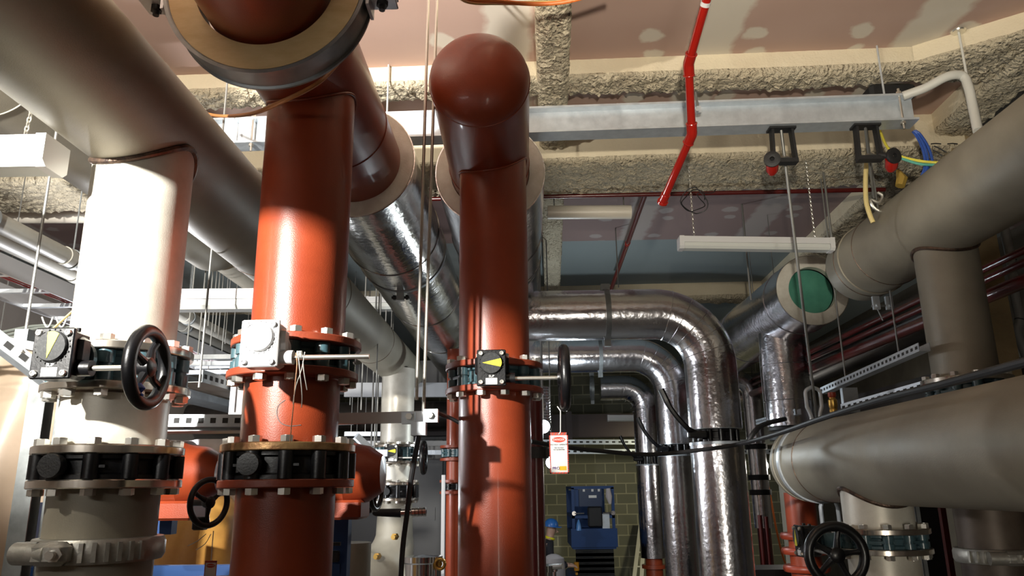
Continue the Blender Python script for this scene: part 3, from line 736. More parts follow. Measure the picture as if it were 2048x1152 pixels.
# slim silver riser behind, right of the big ones
p = at(1500, 760, Y=9.2)
t = thing('insulated_riser', 'slim silver clad riser just right of the widest silver riser, with black clamps', 'insulated pipe', (p.x, p.y, at(1500, 1056, Y=9.2).z))
zlo = at(1500, 1056, Y=9.2).z
b = B(); b.sweep(rounded([(XG-.2, 9.2, p.z+.02), (p.x, 9.2, p.z+.02), (p.x, 9.2, zlo)], .2, 8), .105, 40); part('metal_cladding', b, foil, t)
for py in (893, 955, 985):
    z = at(1500, py, Y=9.1).z; b = B(); b.lathe([(.09, -.03), (.125, -.03), (.125, .03), (.09, .03)], (p.x, 9.2, z), (0, 0, 1), 32, True); part('black_clamp', b, blackm, t)
b = B(); b.cyl((p.x, 9.2, .02), (p.x, 9.2, zlo), .075, 24); part('bare_pipe_end', b, redmar, t)

# ================================================================== RIGHT: UPPER GREY HEADER + LOWER BIG PIPE
XR, ZR, RR = 2.37, EYE+1.462, .24
def band_ring(parent, X, Y, Z, r, w, mat, name='groove_band', t_=.008):
    b = B(); b.lathe([(r+.0005, -w), (r+t_, -w*.8), (r+t_, w*.8), (r+.0005, w)], (X, Y, Z), (0, 1, 0), 72); part(name, b, mat, parent)
hr = header('steel_header', 'dull grey steel header pipe slanting down from the upper right edge, closed far end', 'pipe', XR, ZR, RR, .6, 5.15, steel, (4.72, 5.02), cap1=True, capmat=weld)
band_ring(hr, XR, 4.95, ZR, RR, .018, steel)
YR = 4.13
xb = 2.385
zft = at(1920, 757, Y=YR-FR).z
branch(hr, XR, ZR, RR, xb, YR, zft, steel, steel_turned, weld)
ve = thing('butterfly_valve', 'valve just showing under the right hand grey branch, behind the big lower pipe', 'valve', (xb, YR, zft-.10))
valve_body(ve, 0, .10, teal)
b = B(); b.cyl((xb, YR, .02), (xb, YR, zft-.13), PR, 48); single('steel_floor_pipe', b, darkrust, 'stained dark pipe dropping behind the big grey pipe in the lower right corner', 'pipe', origin=(xb, YR, 0))
coupling(xb+.0, YR, at(1960, 1118, Y=YR-.2).z, PR, 'shiny grooved coupling on the stained pipe in the lower right corner', R_(0))
# lower big pipe
XT, RT = 1.74, .229
ZT = EYE+.123
ht = header('steel_header', 'large beige grey steel pipe crossing the lower right, clamped near its far end', 'pipe', XT, ZT, RT, .5, 4.85, steel, (4.45,), cap1=True, capmat=weld)
band_ring(ht, XT, 4.80, ZT, RT, .01, steel, 'groove_band', .005)
t = thing('pipe_clamp', 'bent steel strap clamp round the far end of the large pipe at right', 'pipe clamp', (XT, 4.68, ZT))
b = B(); b.lathe([(RT+.001, -.02), (RT+.010, -.02), (RT+.010, .02), (RT+.001, .02)], (XT, 4.68, ZT), (0, 1, 0), 72, True); part('clamp_strap', b, galv, t)
for sx in (-1, 1):
    b = B(); b.sweep(rounded([(XT+.02+sx*.02, 4.68, ZT+RT), (XT+.02+sx*.03, 4.68, ZT+RT+.06), (XT+.02+sx*.045, 4.68, ZT+RT+.10), (XT+.02+sx*.045, 4.68, ZT+RT+.2), (XT+.02, 4.68, ZT+RT+.22)], .03, 4), .012, 10); part('strap_hook', b, galv, t)
    b = B(); b.sweep(rounded([(XT+sx*.04+.04, 4.68, ZT-RT-.0), (XT+sx*.05+.04, 4.68, ZT-RT-.03), (XT+sx*.05+.04, 4.68, ZT-RT-.16)], .02, 4), .012, 10); part('strap_leg', b, galv, t)
YT = 3.92; xt = 1.725
zt0 = at(1757, 1058, Y=YT-FR).z; zt1 = at(1757, 1072, Y=YT-FR).z; zt2 = at(1757, 1102, Y=YT-FR).z
branch(ht, XT, ZT, RT, xt, YT, zt1, steel_light, steel_turned, weld)
gear_valve('butterfly_valve', 'teal butterfly valve below the large right pipe, black handwheel turned full face towards us', xt, YT, zt2, zt1, .40, 1.2, wheel=True, wlen=.34, R=.145, pointer='up', rotz=R_(-90), spokes=5, dz=.0)
t = thing('steel_drop_pipe', 'pale steel pipe below the teal valve at the bottom right', 'pipe', (xt, YT, 0))
b = B(); b.cyl((xt, YT, .02), (xt, YT, zt2-FT*.5), PR, 64, False); part('pipe_barrel', b, steel_light, t); flange(t, (xt, YT, zt2-FT), steel_turned, up=-1)

# ================================================================== GALVANISED BEAM, HANGERS, RODS
GY = 3.88
pa = at(1840, 238, Z=EYE+1.965); zb = pa.z; GY = pa.y+.06
p_l = at(300, 262, Y=GY+.28); p_r = pa
d = S(1, 0, 0); L0 = S(-3.4, 0, 0); 
base = Vector((pa.x, GY, zb)); 
A_ = base-d*5.2; E_ = base
prof = [(-.06, 0), (.06, 0), (.06, .012), (.006, .014), (.006, .150), (.06, .152), (.06, .164), (-.06, .164), (-.06, .152), (-.006, .150), (-.006, .014), (-.06, .012)]
n_ = Vector((-d.y, d.x, 0))
gb_ = thing('steel_beam', 'long galvanised steel I-beam slung under the ceiling behind the red pipes', 'beam', A_)
b = B(); b.prism(prof, A_, E_, n_, (0, 0, 1)); part('beam_section', b, galv, gb_)
for k, px in enumerate((1803, 470)):
    q = at(px, 245, Z=zb); c = base+d*((q.x-base.x)/d.x)-n_*.045
    b = B(); b.cyl((c.x, c.y, zb-.05), (c.x, c.y, zb+.20), .007, 10); b.hexb((c.x, c.y, zb-.02), (0, 0, 1), .015, .014); b.hexb((c.x, c.y, zb+.166), (0, 0, 1), .015, .014); part('beam_bolt', b, boltm, gb_)
for k, xx in enumerate((-.12, -.8-pa.x+.0, -.18-pa.x, -4.6)):
    c = base+d*xx; b = B(); b.cyl((c.x, c.y+.045, zb+.15), (c.x, c.y+.045, CEIL), .006, 8)
    single('threaded_rod', b, galv, ['threaded rod holding the right end of the galvanised beam', 'threaded rod holding the galvanised beam behind the left red header', 'threaded rod holding the galvanised beam behind the centre riser', 'threaded rod holding the left part of the galvanised beam'][k], 'rod')
def beam_hanger(px, label, rodlabel, end, rot=1):
    q = at(px, 243, Z=zb); c = base+d*((q.x-base.x)/d.x)
    t = thing('beam_clamp', label, 'bracket', c)
    for sx in (-1, 1):
        b = B(); b.bar(c+Vector((sx*.055, 0, 0)), c+Vector((sx*.062, 0, -.205)), .014, .05, (0, 1, 0)); part('clamp_side', b, blackm, t)
    b = B(); b.box(c+Vector((0, 0, -.205)), (.14, .055, .024)); part('clamp_foot', b, blackm, t)
    b = B(); b.box(c+Vector((0, 0, -.006)), (.15, .07, .012)); part('clamp_head', b, blackm, t)
    b = B(); b.lathe([(.001, .018), (.02, .015), (.038, 0), (.001, 0)], c+Vector((0, 0, -.193)), (0, 0, 1), 24); part('dome_washer', b, boltm, t)
    # spring roller knob: black disc with red body
    kc = c+Vector((-.088 if rot > 0 else .100, -.05, -.215))
    ax = Vector((-.3*rot, -1, -.1))
    b = B(); b.lathe([(.012, 0), (.042, 0), (.045, .006), (.045, .02), (.03, .024), (.013, .022)], kc, ax, 28, True); b.cyl(kc-Vector((0, 0, 0)), kc+Vector((.05*rot, .04, .03)), .016, 10); part('black_roller', b, blackm, t)
    b = B(); b.sweep([kc+Vector((.004, .012, -.01)), kc+Vector((.012, .05, -.04)), kc+Vector((.015, .07, -.055))], [.036, .034, .02], 20); part('red_knob', b, redpaint, t)
    e = Vector(end); b = B(); b.cyl((c.x, c.y-.0, c.z-.005), (c.x*.5+e.x*.5, c.y*.5+e.y*.5, c.z*.5+e.z*.5), .0085, 10); b.cyl((c.x*.5+e.x*.5, c.y*.5+e.y*.5, c.z*.5+e.z*.5), e, .0085, 10)
    single('threaded_rod', b, galv_rod, rodlabel, 'rod')
galv_rod = M('grey_rod_steel', (.22, .22, .21), .45, .5)
c1 = at(1570, 250, Y=GY-.03)
beam_hanger(1572, 'black beam clamp with round black roller and red knob, left one under the galvanised beam', 'grey threaded rod running down in front of the green pipe end', (at(1625, 760, Y=4.75).x, 4.75, at(1640, 845, Y=4.75).z))
beam_hanger(1738, 'black beam clamp with its red knob on the right, near the beam end', 'short threaded rod dropping to the upper right grey pipe', at(1748, 395, Y=4.4), -1)
# pipe hook at the end of the short rod, above upper-right header
t = tube_thing('pipe_hook', [at(1755, 385, Y=4.4), at(1765, 392, Y=4.4), at(1758, 405, Y=4.4), at(1742, 400, Y=4.4), at(1748, 415, Y=4.4), at(1765, 428, Y=4.4), at(1768, 450, Y=4.4)], .010, boltm, 'bent zinc pipe hook above the upper right grey pipe', 'hook', 8, smooth=4)
# twin rods in the middle
for i, (x0, x1, y1_) in enumerate(((855, 833, 800), (872, 847, 822))):
    pt = at(x0, -20, Y=2.95); pt.z = CEIL; Y = 2.95
    p0 = at(x0-2*(i*0), 60, Y=Y); p1 = at(x1, y1_, Y=Y); dd = (p0-p1); top = p1+dd*((CEIL-p1.z)/dd.z)
    b = B(); b.cyl(p1, top, .0065, 10); single('threaded_rod', b, M('bright_rod', (.62, .60, .55), .25, .8), ['left of the two close threaded rods hanging between the red risers', 'right of the two close threaded rods hanging between the red risers'][i], 'rod')
# strut bracket held by the rods
t = thing('strut_bracket', 'strut channel bracket coloured overlit white between the red risers with a bolted grey end', 'bracket', at(770, 835, Y=2.95))
pL, pR = at(672, 838, Y=2.97), at(868, 833, Y=2.97)
def strut(b, p0, p1, w=.041, h=.041, slots=True, pitch=.05, face=-1, slot_mi=1):
    """C channel with slotted face towards -Y"""
    p0 = Vector(p0); p1 = Vector(p1); d = (p1-p0); L = d.length; d.normalize(); up = Vector((0, 0, 1)); n = d.cross(up).normalized(); up = n.cross(d)
    t_ = .0025
    poly = [(-w/2, -h/2), (w/2, -h/2), (w/2, -h/2+t_), (-w/2+t_, -h/2+t_), (-w/2+t_, h/2-t_), (w/2, h/2-t_), (w/2, h/2), (-w/2, h/2)]
    # web on the side facing the viewer
    sgn = 1 if n.y < 0 else -1
    b.prism([(-x*sgn, y) for x, y in poly], p0, p1, n, up)
    if slots:
        b.m = slot_mi
        k = pitch*.6
        while k < L-pitch*.3:
            c = p0+d*k+n*(sgn*(w/2+.0006)); rot = Matrix((d, n, up)).transposed()
            b.box(c, (pitch*.45, .001, h*.42), rot, 0); k += pitch
        b.m = 0
slotm = M('slot_shadow_gap', (.03, .03, .03), .8)
b = B(); strut(b, pL, pR, slots=False); part('strut_channel', b, white, t)  # white colour stands in for glare on the galvanised channel
b = B(); b.box(at(817, 836, Y=2.925), (.05, .03, .045)); b.box(at(862, 832, Y=2.92), (.055, .035, .05)); b.box(at(838, 858, Y=2.92), (.055, .05, .05)); part('bracket_plate', b, galv, t)
for px, py in ((818, 833), (860, 830)):
    c = at(px, py, Y=2.90); b = B(); b.hexb(c, (0, -1, 0), .013, .012); part('bracket_bolt', b, boltm, t)
# slanting rod at far left and right-side rods
def rod(px0, py0, px1, py1, Y, label, r=.0055, mat=None, Y1_=None, name='threaded_rod'):
    p1 = at(px1, py1, Y=Y1_ or Y); p0 = at(px0, py0, Y=Y); b = B(); b.cyl(p1, p0, r, 8); return single(name, b, mat or galv_rod, label, 'rod')
def rod_up(px, py, Y, label, r=.0055, mat=None, top=None, cat='rod'):
    p1 = at(px, py, Y=Y); b = B(); b.cyl(p1, (p1.x, p1.y, top or CEIL), r, 8); return single('threaded_rod', b, mat or galv_rod, label, cat)
rod_up(50, 672, 2.75, 'thin steel rod hanging straight left of the pale riser')
rod_up(1502, 600, 6.6, 'threaded rod dropping to the silver pipe left of the foam ringed end', .009)
rod_up(1668, 512, 5.2, 'threaded rod falling right beside the foam ringed green pipe end', .009)
rod_up(1237, 575, 7.2, 'thin dark rod just right of the far red sprinkler pipe')

# ================================================================== RED SPRINKLER PIPES
RY = 3.55
pts = [at(1420, -25, Y=2.9), at(1377, 128, Y=3.25), at(1384, 268, Y=3.5), at(1326, 402, Y=3.9)]
t = thing('sprinkler_pipe', 'bright red sprinkler pipe with two elbows dropping in front of the galvanised beam', 'pipe', pts[2])
b = B(); b.sweep(rounded(pts, .05, 6), .0205, 24); part('pipe_run', b, redpaint, t)
for i in (1, 2):
    u = (pts[i-1]-pts[i]).normalized(); v = (pts[i+1]-pts[i]).normalized()
    b = B(); b.sweep(rounded([pts[i]+u*.055, pts[i], pts[i]+v*.055], .04, 6), .0265, 24)
    b.torus(pts[i]+u*.055, u, .0255, .004, 24, 8); b.torus(pts[i]+v*.055, v, .0255, .004, 24, 8); part('elbow_fitting', b, redpaint, t)
b = B(); u = (pts[3]-pts[2]).normalized(); b.cyl(pts[3]-u*.05, pts[3], .025, 24); b.cyl(pts[3], pts[3]+u*.012, .030, 24); part('end_socket', b, redpaint, t)
b = B(); u = (pts[0]-pts[1]).normalized(); c = pts[1]+(pts[0]-pts[1])*.78; b.cyl(c, c+u*.02, .0225, 24); part('white_joint_tape', b, white, t)
q0, q1 = at(1290, 388, Y=5.55), at(1220, 585, Y=7.3)
q0 = at(1290, 388, Z=EYE+2.2); q1 = at(1221, 582, Z=EYE+2.2)
t = thing('sprinkler_pipe', 'thin dark red sprinkler pipe running away under the dim-coloured ceiling behind the second beam', 'pipe', q1)
b = B(); b.cyl(q0, q1, .022, 16); part('pipe_run', b, redmar, t); m_ = q0+(q1-q0)*.4; b = B(); b.cyl(m_, m_+(q1-q0).normalized()*.05, .026, 16); part('white_joint_tape', b, redpaint, t)
zz = EYE+2.16
sa, sb = at(-60, 415, Y=y2b+.12), at(1760, 380, Y=y2b+.0)
b = B(); b.cyl(at(-80, 418, Y=5.75), at(1770, 379, Y=5.42), .017, 14); single('sprinkler_main_pipe', b, redmar, 'long thin dark red pipe running along the underside edge of the second beam', 'pipe')

# ================================================================== BATTEN LIGHTS
def batten(c0, c1, label, w=.07, h=.065, on=False, chain=None, mat=None, name='batten_light', up=0):
    c0 = Vector(c0); c1 = Vector(c1); t = thing(name, label, 'light', (c0+c1)/2)
    d = (c1-c0).normalized(); up = Vector((0, 0, 1)); n = d.cross(up).normalized(); up = n.cross(d)
    b = B(); b.prism([(-w/2, h*.1), (w/2, h*.1), (w*.5, h*.6), (w*.42, h*.62), (-w*.42, h*.62), (-w*.5, h*.6)], c0, c1, n, up); part('light_housing', b, mat or white, t)
    b = B(); b.prism([(-w*.46, h*.09), (-w*.46, -h*.2), (-w*.32, -h*.38), (w*.32, -h*.38), (w*.46, -h*.2), (w*.46, h*.09)], c0+d*.03, c1-d*.03, n, up); part('light_diffuser', b, lampglow2 if on else diffm, t)
    for q, s in ((c0, 1), (c1, -1)):
        b = B(); b.prism([(-w*.52, h*.63), (-w*.52, -h*.24), (-w*.36, -h*.42), (w*.36, -h*.42), (w*.52, -h*.24), (w*.52, h*.63)], q-d*.004*s, q+d*.028*s, n, up); part('end_cap', b, mat or white, t)
    return t
diffm = M('frosted_diffuser', (.62, .64, .62), .4)
n0 = at(-130, 312, Y=2.2); n1 = at(100, 315, Y=2.22); n1.z = n0.z = at(110, 320, Y=2.2).z
batten((n1.x-1.2, 2.2, n1.z), (n1.x+.03, 2.2, n1.z), 'unlit white batten light hanging on a chain at the left edge', .125, .10)
m0 = at(1358, 490, Y=5.0); m1 = at(1664, 494, Y=5.0)
batten(m0, m1, 'unlit white batten light hanging under the dim-coloured ceiling right of centre', .10, .085)
f0 = at(365, 607, Y=4.6); f1 = at(560, 606, Y=4.6)
batten(at(340, 607, Y=4.3), at(640, 605, Y=4.3), 'white batten light crossing behind the gap between the pale riser and the left red riser', .13, .12)
batten(at(1215, 838, Y=12.5), at(1330, 838, Y=12.5), 'small far batten light over the block wall beside the farthest silver riser', .12, .10, mat=white)
batten(at(735, 612, Y=8.2), at(812, 611, Y=8.2), 'pale batten light showing beyond the silver pipe right of the left red riser', .2, .14)
def chain(p0, p1, label, r=.0035, link=.022):
    p0 = Vector(p0); p1 = Vector(p1); d = p1-p0; n = max(3, int(d.length/(link*.72))); b = B(); a, bb_, dd = frame(d)
    for k in range(n):
        c = p0+d*((k+.5)/n); ax = a if k % 2 else bb_; side = bb_ if k % 2 else a
        pts_ = [c+dd*(link*.5*math.cos(t))+side*(link*.28*math.sin(t)) for t in [2*math.pi*j/10 for j in range(11)]]
        b.sweep(pts_, r*.6, 5, False)
    return single('hanging_chain', b, boltm, label, 'chain')
c_ = at(48, 280, Y=2.2); chain(c_, (c_.x+.03, 2.2, c_.z+.35), 'short steel chain holding the batten light at the left edge')
c_ = at(1388, 470, Y=5.0); chain(c_, (c_.x, 5.0, CEIL-.02), 'fine chain and wire holding the left end of the unlit batten right of centre', .003)
c_ = at(1630, 478, Y=5.0); chain(c_, (c_.x, 5.0, CEIL-.02), 'fine chain holding the right end of the unlit batten right of centre', .003)
c_ = at(1388, 400, Y=4.98)
tube_thing('wire_tangle', [c_+Vector((.075*math.cos(t*1.3)*(1+.3*math.sin(t*3)), .03*math.sin(t*2), .09*math.sin(t*1.3+.4*math.sin(t)))) for t in [k*.5 for k in range(22)]]+[c_+Vector((.13, 0, .05)), c_+Vector((.16, 0, .08))], .0035, rubber, 'tangled loop of black wire above the unlit batten right of centre', 'cable', 6, smooth=3)
# white plastic pipes near second beam
pw0, pw1 = at(1095, 425, Y=5.75), at(1262, 424, Y=5.75)
b = B(); b.cyl(pw0, pw1, .056, 32); single('plastic_pipe', b, pinkpvc, 'short cream plastic pipe stub ending in the open, right of the centre riser', 'pipe')
b = B(); b.cyl(at(-60, 434, Y=6.0), at(520, 432, Y=6.0), .056, 32); single('plastic_pipe', b, pinkpvc, 'cream plastic pipe crossing behind the pale riser at upper left', 'pipe')

# ================================================================== LEFT SIDE SERVICES
def hung(name, b, mat, label, cat, pts, r=.005):
    o = single(name, b, mat, label, cat)
    for p in pts:
        h = B(); h.cyl((p.x, p.y, p.z), (p.x, p.y, CEIL+.005), r, 6); part('hanger_rod', h, galv_rod, o)
    return o
def hang_thing(t, pts, r=.005, top=None):
    for p in pts:
        h = B(); h.cyl((p.x, p.y, p.z), (p.x, p.y, (top or CEIL)+.005), r, 6); part('hanger_rod', h, galv_rod, t)

def ratio_x(px, py): v = ray(px, py); return v.x/v.y
t = header('steel_header', 'second dark grey header pipe behind the big one at left, with a closed end', 'pipe', -2.05, EYE+1.60, .20, .8, 4.75, steel, (2.6,), cap1=True)
b = B(); b.cyl((-2.12, 5.1, EYE+1.66), (-2.12, 9.4, EYE+1.66), .15, 48); single('steel_pipe', b, steel, 'grey pipe continuing far back in line with the closed header end at left', 'pipe')
def grey_run(name, pz, X, r, y0, y1, label, collars):
    t = thing(name, label, 'pipe', (X, y0, pz))
    b = B(); b.cyl((X, y0, pz), (X, y1, pz), r, 36); part('pipe_run', b, greypvc, t)
    for c in collars:
        b = B(); b.lathe([(r, -.03), (r+.006, -.03), (r+.008, .03), (r, .034)], (X, c, pz), (0, 1, 0), 32, True); part('pipe_collar', b, greypvc, t)
        b = B(); b.lathe([(r, -.012), (r+.012, -.012), (r+.012, .012), (r, .012)], (X, c+.06, pz), (0, 1, 0), 32, True); b.cyl((X, c+.06, pz+r), (X, c+.06, CEIL), .005, 6); part('hanger_clip', b, galv_dull, t)
    return t
q = at(60, 477, Y=4.0); grey_run('grey_pipe', q.z, q.x, .052, 2.6, 8.2, 'upper of two grey pipes running side by side at the left edge', (3.6, 4.35, 6.0, 7.6))
q2 = at(60, 507, Y=4.7); grey_run('grey_pipe', q2.z, q2.x, .056, 2.6, 8.6, 'lower of two grey pipes running side by side at the left edge', (3.7, 5.2, 7.0))
# cable ladder
YL0, YL1, ZLD = 2.9, 9.5, EYE+1.0
xa, xb_ = at(0, 545, Z=ZLD).x, at(0, 600, Z=ZLD).x
t = thing('cable_ladder', 'galvanised cable ladder with pale rungs at the left, carrying red cables', 'cable ladder', ((xa+xb_)/2, YL0, ZLD))
railm = M('ladder_rail_grey', (.45, .45, .47), .4, .5)
b = B(); b.box((xa, (YL0+YL1)/2, ZLD+.045), (.012, YL1-YL0, .09)); part('ladder_rail', b, railm, t)
b = B(); b.box((xb_, (YL0+YL1)/2, ZLD+.045), (.012, YL1-YL0, .09)); part('ladder_rail', b, railm, t)
for k in range(20):
    y = YL0+.2+k*.32; b = B(); b.box(((xa+xb_)/2, y, ZLD+.012), (abs(xa-xb_), .03, .02)); part('rung', b, galv, t)
for k in range(4):
    X = xa-.03-.028*k; b = B(); b.sweep(smooth_path([(X+.006*math.sin(j*2.1+k), YL0+j*.8, ZLD+.035) for j in range(9)], 4), .010, 6); single('red_cable', b, redpaint, 'one of four red cables laid side by side on the cable ladder at left', 'cable', 'red cables on the left cable ladder')
for py_, X_, k in ((590, xb_-.03, 0), (600, xb_-.06, 1)):
    pass
tube_thing('yellow_cable', [at(150, 618, Y=2.6), at(120, 645, Y=2.5), at(95, 668, Y=2.4), at(70, 690, Y=2.35)], .004, yelc, 'thin yellow cable crossing behind the left gearbox', 'cable', 6, smooth=4)
for k, (x0, lb) in enumerate(((84, 'left'), (112, 'right'))):
    P = [at(x0+(u*22), 634+20*math.sin(math.pi*u), Y=3.4) for u in (0, .2, .4, .6, .8, 1)]
    tube_thing('grey_cable', P, .004, greyc, '%s of two small grey cable loops drooping from the ladder above the left gearbox' % lb, 'cable', 6, smooth=3)
# diagonal slotted strut with plate
t = thing('slotted_strut', 'slanting galvanised strut with square slots at the left edge, below the cable ladder', 'strut', at(40, 720, Y=2.6))
b = B(); strut(b, at(-40, 655, Y=2.45), at(150, 800, Y=2.75), .05, .05, True, .062); part('strut_channel', b, [galv, slotm], t)
b = B(); p_ = at(58, 692, Y=2.75); b.box(p_, (.13, .10, .03), Matrix.Rotation(.2, 3, 'Y')); b.box(p_+Vector((-.02, 0, .035)), (.05, .05, .05)); part('strut_fitting', b, galv_dull, t)
for px, py in ((30, 735), (60, 760)):
    c = at(px+12, py-30, Y=2.56); b = B(); b.lathe([(.001, .014), (.012, .012), (.016, .0), (.001, 0)], c, (0, -1, .5), 14); part('strut_nut', b, boltm, t)
b = B(); pc = at(40, 670, Y=3.3)
for k in range(5): b.sweep(smooth_path([pc+Vector((-.5+.25*j, .04*k, .03*math.sin(j*2+k)+.012*k)) for j in range(5)], 4), .008, 6)
single('cable_bundle', b, M('dull_dark_cable', (.10, .11, .10), .6), 'tangle of dull dark cables behind the slanting strut at the left edge', 'cable', ang=60)
# galvanised post
pt_, pb_ = at(88, 760, Y=2.95), at(88, 760, Y=2.95); 
b = B(); poly = [(-.035, -.03), (.035, -.03), (.035, -.026), (-.03, -.026), (-.03, .026), (.035, .026), (.035, .03), (-.035, .03)]
b.prism(poly, (pt_.x, 2.95, .0), (pt_.x, 2.95, pt_.z+.12), (1, 0, 0), (0, 1, 0)); b.box((pt_.x+.055, 3.0, pt_.z/2), (.02, .04, pt_.z)); single('strut_post', b, galv_dull, 'upright galvanised channel post at the lower left beside the dust sheet', 'post')
# dust sheet
def sheet_b(x0, x1, y, z0, z1, amp, nx=90, nz=30, seed=0, tilt=0):
    b = B(); idx = []
    for j in range(nz+1):
        row = []
        for i in range(nx+1):
            u = i/nx; v = j/nz; X = x0+(x1-x0)*u; Z = z0+(z1-z0)*v
            Y = y+tilt*v+amp*(math.sin(u*9+v*3+seed)*.5+math.sin(u*23+seed*2-v*5)*.22+math.sin(v*6+u*4+seed)*.5+noise.noise(Vector((u*4, v*3, seed)))*.8)
            row.append(len(b.v)); b.v.append(Vector((X, Y, Z)))
        idx.append(row)
    for j in range(nz):
        for i in range(nx): b.face((idx[j][i], idx[j][i+1], idx[j+1][i+1], idx[j+1][i]))
    return b
sx0, sx1 = at(-120, 900, Y=3.9).x, at(330, 900, Y=3.9).x
o = single('dust_sheet', sheet_b(sx0, sx1, 3.9, .05, at(60, 672, Y=3.9).z, .10, seed=1), sheet, 'creased beige plastic dust sheet hanging at the lower left behind the post', 'sheet', ang=80)
md = o.modifiers.new('thickness', 'SOLIDIFY'); md.thickness = .002
sx0, sx1 = at(300, 900, Y=5.2).x, at(520, 900, Y=5.2).x
o = single('dust_sheet', sheet_b(sx0, sx1, 5.2, .8, at(400, 880, Y=5.2).z, .10, 50, 20, 3), M('white_plastic_sheet', (.62, .58, .56), .45, 0, (.48, .44, .42), 2, .4, 4), 'pale grey plastic sheet glimpsed between the pale riser and the left red riser', 'sheet', ang=80)
md = o.modifiers.new('thickness', 'SOLIDIFY'); md.thickness = .002
# blue frame
zr = at(380, 1140, Y=3.7).z
t = thing('blue_support_rack', 'bright blue painted steel frame standing low behind the left pipes', 'frame', (at(380, 1140, Y=3.7).x, 3.7, 0))
for px, wd in ((62, .07), (683, .075)):
    q = at(px, 1080, Y=3.7); b = B(); b.box((q.x, 3.7, (q.z+.17)/2), (wd, .05, q.z+.17)); b.box((q.x+wd*.5, 3.68, (q.z+.17)/2), (.008, .07, q.z+.17)); part('frame_post', b, bluem, t)
b = B(); x0, x1 = at(62, 1140, Y=3.7).x, at(683, 1140, Y=3.7).x; b.box(((x0+x1)/2, 3.69, zr), (x1-x0, .05, .045)); part('frame_rail', b, bluem, t)
b = B(); c = at(325, 1040, Y=3.75); b.box(c, (.12, .06, .13)); part('frame_rail', b, bluem, t)
b = B(); c = at(668, 1113, Y=3.62); b.box(c, (.05, .03, .05), None, .006); b.box(c+Vector((0, -.01, .055)), (.06, .02, .015)); part('frame_bracket', b, blackm, t)
# amber wrapped drum
c = at(395, 1090, Y=4.6)
b = B(); prof = []
for k in range(16):
    v = k/15; prof.append((.265+.03*math.sin(v*5)+.012*math.sin(v*17), (c.z+.20)*v)) 
prof.append((.16, c.z+.27)); prof.append((.001, c.z+.28)); b.lathe(prof, (c.x, 4.6, .0), (0, 0, 1), 40)
for v in b.v:
    n_z = noise.noise(Vector((v.x*6, v.y*6, v.z*2))); d_ = Vector((v.x-c.x, v.y-4.6, 0)); v += d_*n_z*.06
single('wrapped_equipment', b, ambersheet, 'bulky equipment wrapped in amber plastic, standing low behind the left red riser', 'wrapped equipment', ang=80)
b = B(); b.cyl((at(700, 1100, Y=4.6).x, 4.6, 0), (at(700, 1100, Y=4.6).x, 4.6, at(700, 1085, Y=4.6).z), .12, 32); single('steel_stub_pipe', b, steel, 'short dull steel pipe stub standing right of the blue post', 'pipe')
# red strainers
def strainer(px, py, Y, label, sgn=1, s=1.):
    c = at(px, py, Y=Y); t = thing('red_strainer', label, 'strainer', c)
    b = B(); b.lathe([(.02, -.22*s), (.15*s, -.22*s), (.15*s, -.02*s), (.135*s, .0), (.12*s, .07*s), (.08*s, .13*s), (.001, .14*s)], c, (sgn, 0, 0), 48); part('strainer_body', b, red, t)
    b = B(); b.lathe([(.10*s, -.26*s), (.18*s, -.26*s), (.18*s, -.225*s), (.10*s, -.225*s)], c, (sgn, 0, 0), 48, True); part('flange', b, red_flange, t)
    b = B(); b.box(c+Vector((-.06*sgn*s, -.02, -.15*s)), (.24*s, .2*s, .08*s), None, .01); part('strainer_foot', b, red, t); return t
strainer(385, 950, 3.45, 'red painted strainer body showing between the two left flanged valves')
strainer(708, 948, 3.45, 'red painted strainer body showing right of the left red riser')
def small_wheel(px, py, Y, R, ax, label, tag=False):
    c = at(px, py, Y=Y); t = thing('wheel_valve', label, 'valve', c)
    part('handwheel', handwheel_b(c, ax, R, R*.12, 3), black, t)
    b = B(); a = Vector(ax).normalized(); b.cyl(c-a*R*.2, c-a*R*1.1, R*.14, 14); b.box(c-a*R*.4+Vector((0, 0, -R*.8)), (R*.5, R*.5, R*.5), None, R*.05); part('valve_stem', b, black, t); return t
small_wheel(418, 1005, 3.05, .098, (1, -.55, 0), 'small black handwheel tilted beside the left red riser, with a hanging tag')
small_wheel(752, 980, 3.7, .10, (1, -.12, 0), 'small black handwheel seen edge on, right of the left red riser')
